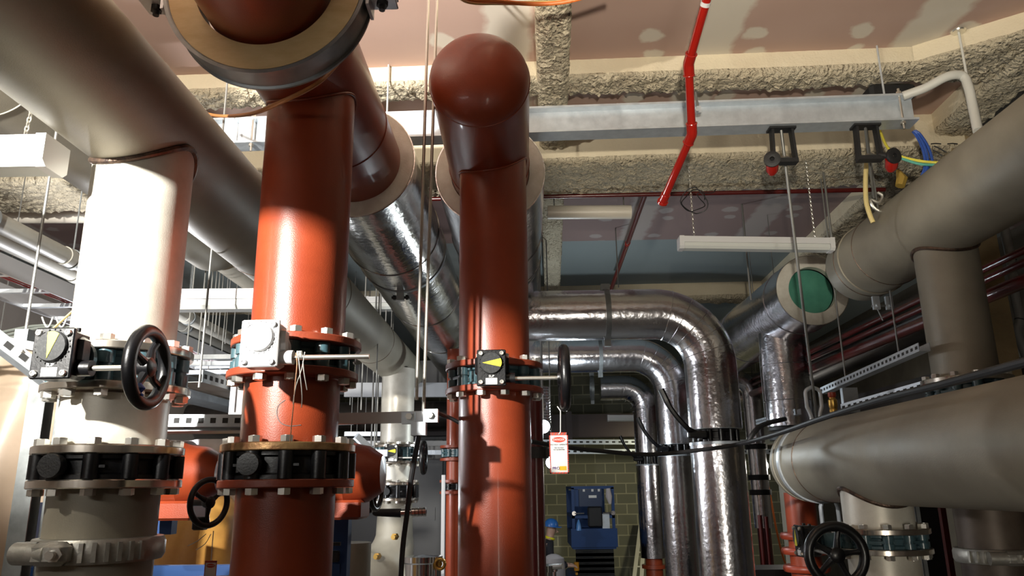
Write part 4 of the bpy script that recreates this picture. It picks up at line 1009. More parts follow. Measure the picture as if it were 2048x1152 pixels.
def danger_tag(px, py, Y, w, h, label, full=True, gap=None):
    c = at(px, py, Y=Y); t = thing('danger_tag', label, 'tag', c)
    F = lambda dx, dz, dy=0: c+Vector((dx*w, -dy, dz*h))
    b = B(); b.box(c, (w, .0016, h)); part('tag_card', b, tagwhite, t)
    e = .0012
    def quad(b, pts, y): 
        b.prism([(x*w, z*h) for x, z in pts], c+Vector((0, -y, 0)), c+Vector((0, -y+.0004, 0)), (1, 0, 0), (0, 0, 1))
    b = B()
    for x0, x1, z0, z1 in ((-.5, .5, .43, .5), (-.5, .5, -.5, -.465), (-.5, -.44, -.5, .5), (.44, .5, -.5, .5)): quad(b, [(x0, z0), (x1, z0), (x1, z1), (x0, z1)], e)
    part('red_border', b, tagred, t)
    b = B()
    for k in range(6):
        x = -.45+k*.16; quad(b, [(x, .435), (x+.05, .435), (x+.11, .495), (x+.06, .495)], e+.0005); quad(b, [(x, -.495), (x+.05, -.495), (x+.11, -.468), (x+.06, -.468)], e+.0005)
    for k in range(16):
        z = -.44+k*.054
        for s in (-1, 1): quad(b, [(s*.445, z), (s*.495, z+.008), (s*.495, z+.028), (s*.445, z+.02)], e+.0005)
    part('border_stripe', b, inkm, t)
    b = B(); quad(b, [(.36*math.cos(2*math.pi*k/28), .325+.068*math.sin(2*math.pi*k/28)) for k in range(28)], e+.0006); part('red_oval', b, tagred, t)
    o0 = c-WORG(t)
    text_mesh('DANGER', h*.072, tagwhite, t, (0, -.0026, .325*h), (R_(90), 0, 0))
    if full:
        text_mesh('DO NOT OPERATE', h*.050, inkm, t, (0, -.0022, .205*h), (R_(90), 0, 0)); text_mesh('THIS TAG MUST', h*.034, inkm, t, (0, -.0022, .125*h), (R_(90), 0, 0)); text_mesh('NOT BE REMOVED', h*.034, inkm, t, (0, -.0022, .08*h), (R_(90), 0, 0))
        b = B(); quad(b, [(-.36, -.41), (-.02, -.41), (-.02, -.33), (-.36, -.33)], e); part('purple_block', b, tagwhite, t)
        text_mesh('PRO', h*.095, purple, t, (-.18*w, -.0024, -.37*h), (R_(90), 0, 0))
        b = B(); quad(b, [(.0, -.42), (.38, -.42), (.38, -.32), (.0, -.32)], e); part('yellow_block', b, tagyel, t)
    return t, c
wheel_c = (X3+.305, 3.447-.30+.047, 0)
t, c = danger_tag(1118, 906, 3.18, .077, .165, 'white danger tag with red striped border hanging from the centre valve handwheel')
b = B(); top = at(1121, 822, Y=3.18); b.sweep([c+Vector((0, 0, .075)), (c+top)/2+Vector((.003, 0, 0)), top, top+Vector((-.012, .012, .02))], .0022, 6); part('tag_string', b, string, t)
t, c = danger_tag(420, 1150, 2.95, .045, .10, 'small danger tag on a long string below the little handwheel, bottom left', False)
b = B(); b.sweep([c+Vector((0, 0, .05)), at(424, 1095, Y=2.97), at(427, 1062, Y=2.99)], .0018, 6); part('tag_string', b, string, t)
for k, pp in enumerate(([(375, 1092), (395, 1082), (412, 1068)], [(392, 1100), (410, 1088), (422, 1068)])):
    b = B(); b.sweep(smooth_path([at(x, y, Y=2.98) for x, y in pp], 3), .0016, 5); part('tag_string', b, string, t)
# wires on the stem of the second valve
wz = z_b+(z_a-z_b)/2
t = thing('wire_loops', 'thin copper wires twisted round the bare drive shaft of the left red riser valve', 'wire', at(600, 712, Y=2.22))
for pts_ in ([(592, 706), (594, 730), (590, 770), (588, 800), (584, 840), (580, 885)], [(610, 704), (603, 740), (592, 772), (586, 808)], [(596, 704), (600, 745), (604, 790), (603, 815)], [(606, 722), (608, 745), (614, 780)]):
    b = B(); b.sweep(smooth_path([at(x, y, Y=2.20) for x, y in pts_], 3), .0016, 5); part('wire_strand', b, copper if len(pts_) > 5 else string, t)
b = B(); sc0 = at(596, 709, Y=2.235)
for k in range(4): b.torus(sc0+Vector((.004*k, 0, 0)), (1, 0, .15), .0105, .0014, 14, 5)
part('wire_twist', b, string, t)
# marker line drawn on the spool
P = []
for x, y in ((570, 800), (556, 812), (554, 830), (562, 846), (580, 852), (602, 850)):
    d_ = ray(x, y); X_, Y_ = X2, Y2; a_ = d_.x**2+d_.y**2; bb2 = -2*(d_.x*X_+d_.y*Y_); cc_ = X_**2+Y_**2-(PR+.0006)**2; tt = (-bb2-math.sqrt(bb2*bb2-4*a_*cc_))/(2*a_); P.append(CAMLOC+d_*tt)
b = B(); b.sweep(smooth_path(P, 4), .0014, 5); o = part('marker_line', b, inkm, bpy.data.objects['red_spool_pipe'], 'curved dark marker line')
# lateral slotted strut + trays between riser 1 and 2
t = thing('slotted_strut', 'horizontal slotted strut between the pale riser and the left red riser', 'strut', at(410, 842, Y=3.25))
b = B(); strut(b, at(320, 842, Y=3.25), at(560, 842, Y=3.25), .05, .052, True, .052); part('strut_channel', b, [galv, slotm], t)
b = B(); b.box(at(415, 862, Y=3.35), (.55, .18, .012)); part('strut_plate', b, galv_dull, t)
def tray(p0, p1, w, h, label, name='cable_tray', mat=None, holes=True, pitch=.06, hang=True, off=(0, 0, 0)):
    t = thing(name, label, 'cable tray', (Vector(p0)+Vector(p1))/2); p0 = Vector(p0); p1 = Vector(p1); d = (p1-p0).normalized(); n = d.cross(Vector((0, 0, 1))).normalized()
    b = B(); b.prism([(-w/2, 0), (w/2, 0), (w/2, h), (w/2-.003, h), (w/2-.003, .003), (-w/2+.003, .003), (-w/2+.003, h), (-w/2, h)], p0, p1, n, (0, 0, 1))
    if holes:
        b.m = 1; L = (p1-p0).length; k = pitch*.5; rot = Matrix((d, n, Vector((0, 0, 1)))).transposed()
        while k < L:
            for s in (-1, 1): b.box(p0+d*k+n*(s*(w/2+.0004))+Vector((0, 0, h*.5)), (pitch*.5, .001, h*.36), rot)
            k += pitch
        b.m = 0
    part('tray_body', b, [mat or galv, slotm], t)
    if hang: hang_thing(t, [p0+d*.3+Vector(off), p1-d*.3+Vector(off)], .004)
    return t
tray(at(372, 765, Y=3.6), (at(372, 765, Y=3.6).x+.15, 6.2, at(372, 765, Y=3.6).z), .16, .06, 'perforated dark tray running away between the pale and left red risers', mat=galv_dull, off=(-.08, 0, 0))
tray(at(-60, 612, Y=4.6)+Vector((0, 0, -.25)), (at(-60, 612, Y=4.6).x+.1, 9.4, at(-60, 612, Y=4.6).z-.25), .3, .07, 'far grey cable tray low behind the cable ladder at left', holes=False)
for k, (py, Y) in enumerate(((715, 4.9), (728, 5.3), (745, 5.9), (772, 6.6))):
    b = B(); b.bar(at(360, py, Y=Y), at(520, py-2, Y=Y), .035, .03); hung('support_strut', b, galv, ['highest', 'second highest', 'second lowest', 'lowest'][k]+' of four pale crossbars in the gap left of the left red riser', 'strut', [at(372+22*k, py, Y=Y)])
b = B(); q = at(478, 795, Y=3.9); b.cyl((q.x, 3.9, at(478, 835, Y=3.9).z), (q.x, 3.9, at(478, 745, Y=3.9).z), .045, 24); single('wrapped_pipe', b, M('white_wrap', (.74, .74, .76), .5, 0, bump=.5, bs=20), 'white wrapped pipe stub just left of the left red riser valve', 'pipe', ang=60)
for k, px in enumerate((402, 416, 430, 436, 450, 464)):
    Y = 4.9+.45*k; p1 = at(px, 640+12*k, Y=Y); b = B(); b.cyl(p1, (p1.x, p1.y, CEIL), .005, 6); single('threaded_rod', b, galv_rod, 'one of the thin hanger rods dropping through the gap left of the left red riser', 'rod', 'hanger rods in the gap left of the left red riser')
p1 = at(398, 775, Y=3.5); b = B(); b.cyl(p1, (p1.x, p1.y, CEIL), .0055, 6); single('threaded_rod', b, galv_rod, 'longest hanger rod just right of the pale riser, reaching the perforated tray', 'rod')

# ================================================================== CENTRE BACKGROUND
XS, YS = -1.27, 7.55
def zc_(py, off=.2): return at(815, py, Y=YS-off).z
t = thing('steel_drop_pipe', 'pale steel pipe dropping from the far end of the big grey header', 'pipe', (XS, YS, zc_(888)))
b = B(); b.cyl((XS, YS, zc_(895)), (XS, YS, Z1-.12), PR, 48, False); part('pipe_barrel', b, steel_light, t)
flange(t, (XS, YS, zc_(893)), steel_turned, up=1)
gear_valve('butterfly_valve', 'far teal butterfly valve with pale yellow dial and edge-on handwheel on the distant steel pipe', XS, YS, zc_(921), zc_(893), .30, 1.3, wheel=True, wlen=.30, R=.16, pointer='left')
spool('steel_spool_pipe', 'short steel pipe between the two distant valves left of the centre riser', XS, YS, zc_(970), zc_(921), steel_light, steel_turned, steel_turned)
check_valve('check_valve', 'far black flanged check valve on the distant steel pipe', XS, YS, zc_(996), zc_(970), plugx=-.05)
t = thing('steel_elbow_pipe', 'big pale steel elbow under the distant black valve, with two brass test plugs', 'pipe', (XS, YS, .3))
z0 = zc_(996)-.02
b = B(); P = rounded([(XS, YS, z0), (XS, YS, z0-.62), (XS-.75, YS-.9, z0-.95)], .45, 10); b.sweep(P, [.162]+[.175+.011*k for k in range(len(P)-1)], 48); part('pipe_bend', b, steel, t)
flange(t, (XS, YS, z0-.006), steel_turned, up=-1)
for px, py in ((792, 1073), (757, 1112)):
    c = at(px, py, Y=7.1); b = B(); b.hexb(c, (-.2, -1, 0), .03, .05); b.cyl(c+Vector((0, -.05, 0)), c+Vector((-.01, -.10, 0)), .02, 10); part('test_plug', b, brass, t)
XQ, YQ = at(909, 850, Y=7.3).x, 7.3
t = thing('red_riser_pipe', 'far dark red riser peeping out left of the centre riser', 'pipe', (XQ, YQ, 0))
b = B(); b.cyl((XQ, YQ, .02), (XQ, YQ, at(909, 700, Y=7.3).z), .075, 32); part('pipe_barrel', b, red, t)
for py in (892, 918, 962, 985):
    z = at(909, py, Y=7.15).z; b = B(); b.lathe([(.06, -.012), (.135, -.012), (.135, .012), (.06, .012)], (XQ, YQ, z), (0, 0, 1), 36, True); part('flange', b, red_flange, t)
for (pa_, pb__, m_, nm, lb) in ((894, 916, teal, 'butterfly_valve', 'small teal valve on the far red riser left of the centre riser'), (964, 983, black, 'check_valve', 'small black valve on the far red riser left of the centre riser')):
    za, zb_ = at(909, pa_, Y=7.15).z-.014, at(909, pb__, Y=7.15).z+.014
    v = thing(nm, lb, 'valve', (XQ, YQ, zb_)); valve_body(v, 0, za-zb_, m_, 8, .11, rl=.02)
b = B(); q = at(886, 1060, Y=6.9); b.box((q.x, 6.9, at(888, 950, Y=6.9).z/2), (.03, .05, at(888, 950, Y=6.9).z)); single('white_post', b, white, 'slim white post left of the far red riser', 'post')
# chrome tool with black grip
g0, g1, g2 = at(746, 1025, Y=4.2), at(802, 1026, Y=4.2), at(852, 1023, Y=4.2)
t = thing('ratchet_tool', 'black gripped ratchet lever with knurled chrome end, in front of the distant steel pipe', 'handle', g1)
b = B(); b.sweep([g0, g0+(g1-g0)*.1, g1], [.012, .019, .023], 16); part('rubber_grip', b, rubber, t)
b = B(); b.cyl(g1, g1+(g2-g1)*.4, .019, 16); 
for k in range(4): b.lathe([(.012, 0), (.024, .003), (.024, .019), (.012, .022)], g1+(g2-g1)*(.42+.145*k), (g2-g1), 12)
part('chrome_end', b, chrome, t)
# chrome/steel pump top bottom centre
q = at(845, 1130, Y=6.0)
t = thing('pump_housing', 'polished steel cylindrical pump top at the bottom edge, left of the centre riser', 'pump', (q.x, 6.0, 0))
b = B(); b.lathe([(.14, 0), (.14, at(845, 1112, Y=6).z-.05), (.15, at(845, 1112, Y=6).z-.04), (.15, at(845, 1112, Y=6).z), (.001, at(845, 1112, Y=6).z+.01)], (q.x, 6.0, 0), (0, 0, 1), 40); part('housing', b, chrome, t)
c = at(880, 1128, Y=5.9); b = B(); b.torus(c, (0, 1, 0), .035, .012, 20, 8); b.cyl(c, c+Vector((-.08, .1, 0)), .02, 12); part('housing_fitting', b, brass, t)
# right of the centre riser: dark pipes, foil duct, lamps
q = at(1071, 900, Y=5.0)
b = B(); b.cyl((q.x, 5.0, .05), (q.x, 5.0, at(1071, 800, Y=5).z), .052, 24); single('dark_red_pipe', b, redmar, 'thin dark maroon pipe close against the right side of the centre riser', 'pipe')
q2 = at(1078, 905, Y=4.95); v = thing('pipe_clamp', 'black clamp on the thin maroon pipe, left of the hanging danger tag', 'pipe clamp', q2)
b = B(); b.lathe([(.04, -.035), (.085, -.035), (.085, .035), (.04, .035)], (q.x, 5.0, q2.z), (0, 0, 1), 28, True); b.box((q.x+.09, 4.97, q2.z), (.05, .05, .045)); part('clamp_body', b, blackm, v)
q = at(1084, 1142, Y=5.6); b = B(); b.lathe([(.10, -.3), (.10, 0), (.11, .0), (.11, .04), (.02, .05)], (q.x, 5.6, q.z), (0, 0, 1), 32); b.cyl((q.x+.05, 5.55, q.z+.03), (q.x+.14, 5.5, q.z+.04), .02, 10); b.cyl((q.x, 5.6, 0), (q.x, 5.6, q.z-.29), .08, 24); single('pump_housing', b, chrome, 'small polished pump top at the bottom edge just right of the centre riser', 'pump')
q = at(1083, 775, Y=6.2); b = B(); n = 60
pts = [Vector((q.x+.004*k/60, 6.2, q.z-(q.z-at(1083, 862, Y=6.2).z)*k/n)) for k in range(n+1)]
b.sweep(pts, [.062+.004*math.sin(k*1.6) for k in range(n+1)], 24); hung('foil_duct', b, foil, 'ribbed foil duct hanging beside the centre riser above a bright lamp', 'duct', [Vector((q.x, 6.2, q.z-.01))])
def worklamp(px, py, Y, r, label, m=None, d=(0, -1, 0)):
    c = at(px, py, Y=Y); t = thing('work_lamp', label, 'lamp', c)
    b = B(); b.lathe([(.001, .012), (r*.8, .008), (r, 0), (r, -.01)], c, d, 24); part('lamp_lens', b, m or lampglow, t)
    b = B(); b.lathe([(r*1.05, .005), (r*1.18, .0), (r*1.1, -.05), (r*.5, -.09), (.001, -.09)], c, d, 24); b.cyl(c+Vector(d)*-.09, c+Vector(d)*-.09+Vector((0, 0, .12)), .008, 8); part('lamp_housing', b, blackm, t); hang_thing(t, [c+Vector(d)*-.06+Vector((0, 0, .04))], .006); return t
worklamp(1087, 853, 5.9, .05, 'bright bluish work lamp glowing beside the foil duct, right of the centre riser', lampglow2)
worklamp(1104, 925, 7.0, .055, 'bright work lamp glowing behind the left edge of the danger tag', lampglow2)
worklamp(1524, 931, 9.5, .075, 'lit round lamp seen just left of the large right pipe end')
# far wall services
c0, c1 = at(1000, 852, Y=13.5), at(1300, 852, Y=13.5); b = B(); b.box((c0+c1)/2+Vector((-.9, .2, 0)), (c1.x-c0.x+3.2, .45, .40)); b.box(at(1138, 852, Y=13.25), (.10, .05, .5)); single('dark_duct', b, M('maroon_black_duct', (.045, .028, .028), .5), 'dark duct crossing high on the block wall', 'duct')
for py, Y, lb in ((889, 13.2, 'upper'), (908, 13.2, 'lower')):
    tray(at(1040, py, Y=Y), at(1560, py, Y=Y), .08, .08, '%s of two perforated trays running across the block wall' % lb, holes=True, pitch=.11, off=(0, .0 if lb == 'upper' else .05, 0))
c0, c1 = at(600, 1000, Y=11.6), at(985, 1000, Y=11.6)  # dark cabinet, pipe and duct added to darken the far gap
t = thing('dark_filler_cabinet', 'large dark cabinet added to darken the gap behind the distant steel pipe', 'cabinet', ((c0.x+c1.x)/2, 11.9, 0))
hz = at(800, 872, Y=11.6).z
b = B(); b.box(((c0.x+c1.x)/2, 11.95, hz/2), (c1.x-c0.x, .7, hz), None, .02); part('cabinet_body', b, M('near_black_cabinet', (.022, .022, .024), .5), t)
for k in range(4):
    x = c0.x+(c1.x-c0.x)*(k+.5)/4; b = B(); b.box((x, 11.59, hz*.5), ((c1.x-c0.x)/4-.04, .03, hz-.12), None, .008); b.box((x+.22, 11.565, hz*.55), (.02, .03, .18)); part('cabinet_door', b, M('dark_grey_door', (.035, .035, .038), .4), t)
b = B(); b.cyl((c0.x-2, 12.1, hz+.35), (c1.x+.3, 12.1, hz+.35), .22, 32); hung('dark_lagged_pipe', b, darkpipe, 'added dark lagged pipe crossing above the filler cabinet left of the centre riser', 'pipe', [Vector((c0.x-.5, 12.1, hz+.5)), Vector((c1.x-.4, 12.1, hz+.5))])
b = B(); b.box(((c0.x+c1.x)/2-.3, 12.95, hz+1.05), (c1.x-c0.x+2, .5, .55)); hung('dark_duct', b, M('grey_dark_duct', (.07, .07, .075), .5, .3), 'added dark grey duct high behind the distant steel pipe', 'duct', [Vector((c0.x, 12.95, hz+1.2)), Vector((c1.x-.4, 12.95, hz+1.2))])
# stacked background struts on left centre (x 680-800)
for k, (x0, x1, py, Y, h_) in enumerate(((690, 905, 780, 8.6, .16), (690, 800, 868, 9.2, .05), (730, 905, 887, 7.9, .05), (700, 900, 905, 10.5, .06))):
    b = B(); b.bar(at(x0, py, Y=Y), at(x1, py, Y=Y), .06, h_); hung('support_strut', b, [M('pale_beam_paint', (.45, .46, .48), .5), galv, white, galv][k], ['broad pale crossbeam under the ceiling left of the centre riser', 'thin grey crossbar below the overlit strut bracket', 'white crossbar at the height of the distant teal valve', 'faint far crossbar behind the distant teal valve'][k], 'strut', [at(x0+12, py, Y=Y), at(x0+34+6*k, py, Y=Y)])
for k, (px, py, Y) in enumerate(((722, 820, 7.6), (742, 900, 7.4), (752, 900, 7.5), (765, 860, 8.2), (962-180, 800, 9.0), (700, 810, 8.9))):
    p1 = at(px, py, Y=Y); b = B(); b.cyl(p1, (p1.x, p1.y, CEIL), .008, 6); single('threaded_rod', b, galv_rod, 'one of the far hanger rods between the left red riser and the distant steel pipe', 'rod', 'far hanger rods left of the distant steel pipe')
t = thing('support_strut', 'bright angled strut sloping down to the white crossbar beside the left check valve', 'strut', at(730, 895, Y=6)); b = B(); b.bar(at(712, 872, Y=6), at(748, 906, Y=6.1), .04, .05); b.bar(at(748, 906, Y=6.1), at(775, 906, Y=6.1), .04, .05); part('strut_channel', b, galv, t); hang_thing(t, [at(748, 906, Y=6.1)], .005)
# cables
tube_thing('black_cable', [at(838, 868, Y=2.93), at(834, 890, Y=2.93), at(822, 960, Y=2.95), at(815, 1020, Y=2.97), at(806, 1090, Y=3.0), at(800, 1180, Y=3.0)], .010, rubber, 'black cable hanging straight down from the strut bracket between the red risers', 'cable', 8, smooth=6)
tube_thing('black_cable', [at(872, 824, Y=2.98), at(890, 832, Y=3.1), at(905, 838, Y=3.5), at(925, 850, Y=3.9)], .009, rubber, 'short black cable passing behind the centre riser at strut height', 'cable', 8, smooth=6)
tube_thing('black_cable', [at(1062, 883, Y=4.4), at(1120, 893, Y=4.5), at(1200, 902, Y=4.6), at(1300, 909, Y=4.7), at(1400, 900, Y=4.75), at(1480, 888, Y=4.7), at(1560, 866, Y=4.2), at(1640, 838, Y=3.6), at(1760, 800, Y=2.9), at(1880, 770, Y=2.4), at(2060, 722, Y=1.9)], .013, rubber, 'long thick black cable sagging across the silver risers to the large right pipe', 'cable', 10, smooth=8)
tube_thing('black_cable', [at(1494, 888, Y=4.9), at(1510, 862, Y=4.9), at(1530, 848, Y=5.0), at(1570, 838, Y=5.2)], .016, rubber, 'short black cable branching up beside the silver branch below the green pipe end', 'cable', 8, smooth=5)
tube_thing('orange_cable', [at(745, -10, Y=2.25), at(735, 30, Y=2.28), at(700, 90, Y=2.32), at(668, 135, Y=2.3), at(630, 170, Y=2.24), at(560, 205, Y=2.24), at(500, 228, Y=2.5), at(440, 232, Y=3.2), at(400, 224, Y=3.6)], .0075, orange_d if 'orange_d' in globals() else M('brown_orange_cable', (.42, .17, .05), .5), 'brown orange cable looping under the ring clamp around the left red riser', 'cable', 8, smooth=8)
for k, (dy, m_, nm, lb) in enumerate(((0, orange, 'orange_cable', 'orange cable along the top edge of the picture above the centre riser'), (5, yelc, 'yellow_cable', 'yellow cable along the top edge beside the orange one'))):
    tube_thing(nm, [at(880+20*k, -40, Y=2.5+.03*k), at(930, -4+dy, Y=2.6+.03*k), at(1000, 3+dy*.6, Y=2.7+.03*k), at(1070, 8-dy*.5, Y=2.75+.03*k), at(1140, 2, Y=2.75+.03*k), at(1230, -25, Y=2.7+.03*k)], .009, m_, lb, 'cable', 8, smooth=6)
tube_thing('orange_cable', [at(1531, 945, Y=9.4), at(1540, 990, Y=9.4), at(1553, 1060, Y=9.4), at(1565, 1110, Y=9.4), at(1572, 1130, Y=9.4)], .012, orange, 'orange cable hanging from the lit round lamp', 'cable', 8, smooth=5)

# ================================================================== SCISSOR LIFT
LY = 11.0
def LP(px, py, dy=0): return at(px, py, Y=LY+dy)
zt, zb2 = LP(1187, 975).z, LP(1187, 1098).z; xl, xr_ = LP(1144, 1040).x, LP(1230, 1040).x; xc = (xl+xr_)/2
t = thing('scissor_lift', 'blue scissor lift parked before the block wall, folded stack below its guarded platform', 'scissor lift', (xc, LY, 0))
b = B()
for x in (xl+.02, xr_-.02):
    for y in (LY, LY+1.4): b.box((x, y, (zt+zb2)/2), (.04, .04, zt-zb2))
for z in (zt, (zt*.52+zb2*.48)):
    for y in (LY, LY+1.4): b.box((xc, y, z), (xr_-xl, .04, .04))
    for x in (xl+.02, xr_-.02): b.box((x, LY+.7, z), (.04, 1.4, .04))
part('guard_rail', b, bluem, t)
dz = zt-zb2
b = B(); b.box((xc, LY+.7, zb2+.11), (xr_-xl, 1.45, .22)); b.box((xc, LY-.03, zb2+dz*.18), (xr_-xl+.04, .03, dz*.30)); b.box((xc, LY+1.38, zb2+dz*.5), (xr_-xl-.04, .02, dz*.9)); b.box((xl+.05, LY+.02, zt-dz*.16), (.10, .02, dz*.30)); part('platform', b, bluem, t)
b = B(); b.box((xc-.03, LY+.03, zt-dz*.17), (.32, .06, dz*.28)); part('control_panel', b, M('dark_blue_panel', (.012, .03, .09), .4), t)
b = B(); b.box((xc+.0, LY-.002, zt-dz*.15), (.11, .004, .035)); part('white_label', b, labelm, t)
b = B()
for dx in (-.12, .0, .09): b.box((xc+dx, LY-.005, zt-dz*.045), (.03, .01, .035))
part('white_label', b, labelm, t)
b = B(); b.box((xc+.02, LY-.02, zt-dz*.48), (.20, .10, dz*.34), None, .02); part('black_panel', b, blackm, t)
for sx in (-1, 1):
    b = B(); b.cyl((xc+sx*.26, LY-.05, zt-dz*.42), (xc+sx*.13, LY-.05, zt-dz*.42), .012, 10); b.cyl((xc+sx*.27, LY-.06, zt-dz*.42), (xc+sx*.27, LY-.03, zt-dz*.42), .03, 14); part('gate_latch', b, chrome, t)
b = B(); b.box((xc+.17, LY-.01, zt-dz*.56), (.10, .03, dz*.25)); part('grey_box', b, galv, t)
b = B(); b.sweep([(xc-.21, LY-.03, zt-dz*.70), (xc-.21, LY-.03, zt-dz*.60), (xc-.21, LY-.03, zt-dz*.52)], [.04, .03, .008], 12); part('water_bottle', b, M('blue_clear_plastic', (.10, .30, .70), .2), t)
b = B(); b.sweep([(xr_-.08, LY-.03, zt-dz*.02), (xr_-.075, LY-.04, zt-dz*.15), (xr_-.06, LY-.03, zt-dz*.27)], [.03, .045, .02], 10); part('hanging_bag', b, M('pale_bag', (.6, .55, .55), .6), t)
zb3 = .55
nst = 5
for k in range(nst):
    z0_ = zb3+(zb2-zb3)*k/nst; z1_ = zb3+(zb2-zb3)*(k+1)/nst
    for s in (0, 1):
        b = B(); b.bar((xc-.05, LY+.05 if s else LY+1.35, z0_+.02), (xc-.05, LY+1.35 if s else LY+.05, z1_-.0), .05, .06); b.box((xc, LY+.02, (z0_+z1_)/2+(.03 if s else -.03)), (.52, .05, .055)); part('scissor_arm', b, blackm, t)
b = B(); b.box((xc, LY+.7, .38), (xr_-xl+.08, 1.7, .30), None, .03); part('chassis', b, bluem, t)
for x in (xl+.06, xr_-.06):
    for y in (LY+.1, LY+1.3): b = B(); b.cyl((x-.05, y, .15), (x+.05, y, .15), .15, 24); part('wheel', b, rubber, t)
b = B(); c = LP(1153, 1132, -.05); b.cyl(c+Vector((0, 0, -.06)), c+Vector((0, 0, .05)), .035, 16); b.box((c.x, c.y+.05, c.z-.1), (.03, .12, .03)); part('amber_beacon', b, M('amber_beacon', (.8, .35, .03), .3), t)
# ladder
t = thing('step_ladder', 'aluminium ladder leaning on the block wall right of the scissor lift', 'ladder', at(1275, 1130, Y=14.5))
for dx, dpy in ((0, 0), (16, 0)):
    p0 = at(1266+dx, 1175, Y=14.4); p1 = at(1283+dx*.4, 1035, Y=15.3); b = B(); b.bar(p0, p1, .05, .07, (1, 0, 0)); part('ladder_stile', b, alum, t)
for k in range(5):
    f = k/5+.08; a_ = at(1266, 1175, Y=14.4).lerp(at(1283, 1035, Y=15.3), f); c_ = at(1280, 1175, Y=14.4).lerp(at(1288.6, 1035, Y=15.3), f); b = B(); b.cyl(a_, c_, .015, 8); part('ladder_rung', b, alum, t)
# far gas cylinder + hose bundle right of the centre riser
q = at(1107, 1110, Y=8.5); b = B(); b.lathe([(.12, 0), (.12, q.z-.12), (.11, q.z-.03), (.06, q.z), (.03, q.z+.01), (.001, q.z+.01)], (q.x, 8.5, 0), (0, 0, 1), 32); single('grey_cylinder', b, M('grey_cylinder_paint', (.22, .20, .20), .5), 'grey round topped cylinder standing at the bottom edge right of the centre riser', 'cylinder')
# person (seen from the side, mostly behind the centre riser)

def skinned(name, chains, mat, parent, sub=1):
    """chains: list of lists of (x,y,z,r); first point of the first chain is the root; shared points are matched by position"""
    V, E, Rr, key = [], [], [], {}
    def vid(p):
        k = tuple(round(c, 4) for c in p[:3])
        if k not in key: key[k] = len(V); V.append(p[:3]); Rr.append(p[3])
        return key[k]
    for ch in chains:
        ids = [vid(p) for p in ch]
        for a, c in zip(ids, ids[1:]): E.append((a, c))
    me = bpy.data.meshes.new(name); me.from_pydata(V, E, []); me.materials.append(mat)
    o = bpy.data.objects.new(name, me); COL.objects.link(o); o.parent = parent
    m = o.modifiers.new('skin', 'SKIN'); m.use_smooth_shade = True
    if not me.skin_vertices: me.skin_vertices.new() if hasattr(me.skin_vertices, 'new') else None
    for i, r in enumerate(Rr): me.skin_vertices[0].data[i].radius = (r, r)
    me.skin_vertices[0].data[0].use_root = True
    sb = o.modifiers.new('subdivision', 'SUBSURF'); sb.levels = sub; sb.render_levels = sub
    return o
PY = 10.2; pq = at(1086, 1045, Y=PY)
pr = thing('person', 'person in a blue hard hat and dark jacket leaning forward beside the centre riser', 'person', (pq.x, PY, 0))
H0 = pq.z
# local frame: x right (facing +x), y depth, z up
P_ = (0, 0, .88, .125); C1 = (.02, 0, 1.08, .125); C2 = (.07, 0, 1.28, .14); N1 = (.10, 0, 1.40, .055); HD = (.13, 0, 1.50, .085); HT = (.135, 0, 1.58, .085)
def arm(s, r=1.): return [C2, (.08, s*.17, 1.29, .055*r), (.12, s*.20, 1.04, .045*r), (.33, s*.12, .98, .034*r), (.39, s*.11, .975, .028*r)]
def leg(s, r=1.): return [P_, (-.01, s*.10, .82, .09*r), (.05, s*.11, .46, .06*r), (-.02, s*.12, .10, .045*r)]
fing = []
for s_ in (1, -1):
    pal = (.39, s_*.11, .975, .028); pe = (.45, s_*.11, .972, .024)
    fing.append([pal, pe])
    for k, L in enumerate((.055, .065, .06, .045)): fing.append([pe, (.47, s_*.11+(k-1.5)*.018, .968, .009), (.47+L*.6, s_*.11+(k-1.5)*.020, .955, .008), (.47+L*.8, s_*.11+(k-1.5)*.020, .935, .007)])
    fing.append([pal, (.41, s_*.11-.03*s_, .972, .010), (.44, s_*.11-.045*s_, .958, .008)])
skinm = M('skin', (.55, .33, .24), .5)
skinned('body', [[P_, C1, C2, N1, HD, HT], arm(1, .85), arm(-1, .85), leg(1, .85), leg(-1, .85)]+fing, skinm, pr)
skinned('jacket', [[(0, 0, .86, .15), (.02, 0, 1.08, .145), (.07, 0, 1.28, .155), (.095, 0, 1.365, .075)], [(.07, 0, 1.28, .155), (.08, .17, 1.29, .072), (.12, .20, 1.04, .06), (.33, .12, .98, .048), (.37, .112, .977, .042)], [(.07, 0, 1.28, .155), (.08, -.17, 1.29, .072), (.12, -.20, 1.04, .06), (.33, -.12, .98, .048), (.37, -.112, .977, .042)]], M('dark_jacket_cloth', (.018, .018, .024), .85), pr)
skinned('trousers', [[(0, 0, .88, .15), (-.01, .10, .80, .105), (.05, .11, .46, .075), (-.02, .12, .09, .062)], [(0, 0, .88, .15), (-.01, -.10, .80, .105), (.05, -.11, .46, .075), (-.02, -.12, .09, .062)]], M('dark_trouser_cloth', (.025, .025, .03), .85), pr)
b = B(); b.torus((.098, 0, 1.385), (.3, 0, 1), .068, .020, 20, 8); part('yellow_collar', b, yellow, pr, local=True)
b = B(); b.lathe([(.112, 0), (.112, .03), (.10, .075), (.07, .11), (.03, .125), (.001, .128)], (.13, 0, 1.555), (.12, 0, 1), 24); b.lathe([(.10, -.004), (.135, -.004), (.135, .004), (.10, .004)], (.145, 0, 1.555), (.12, 0, 1), 24, True); b.box((.265, 0, 1.548), (.06, .14, .008)); part('hard_hat', b, M('blue_hard_hat', (.03, .16, .50), .3), pr, local=True)
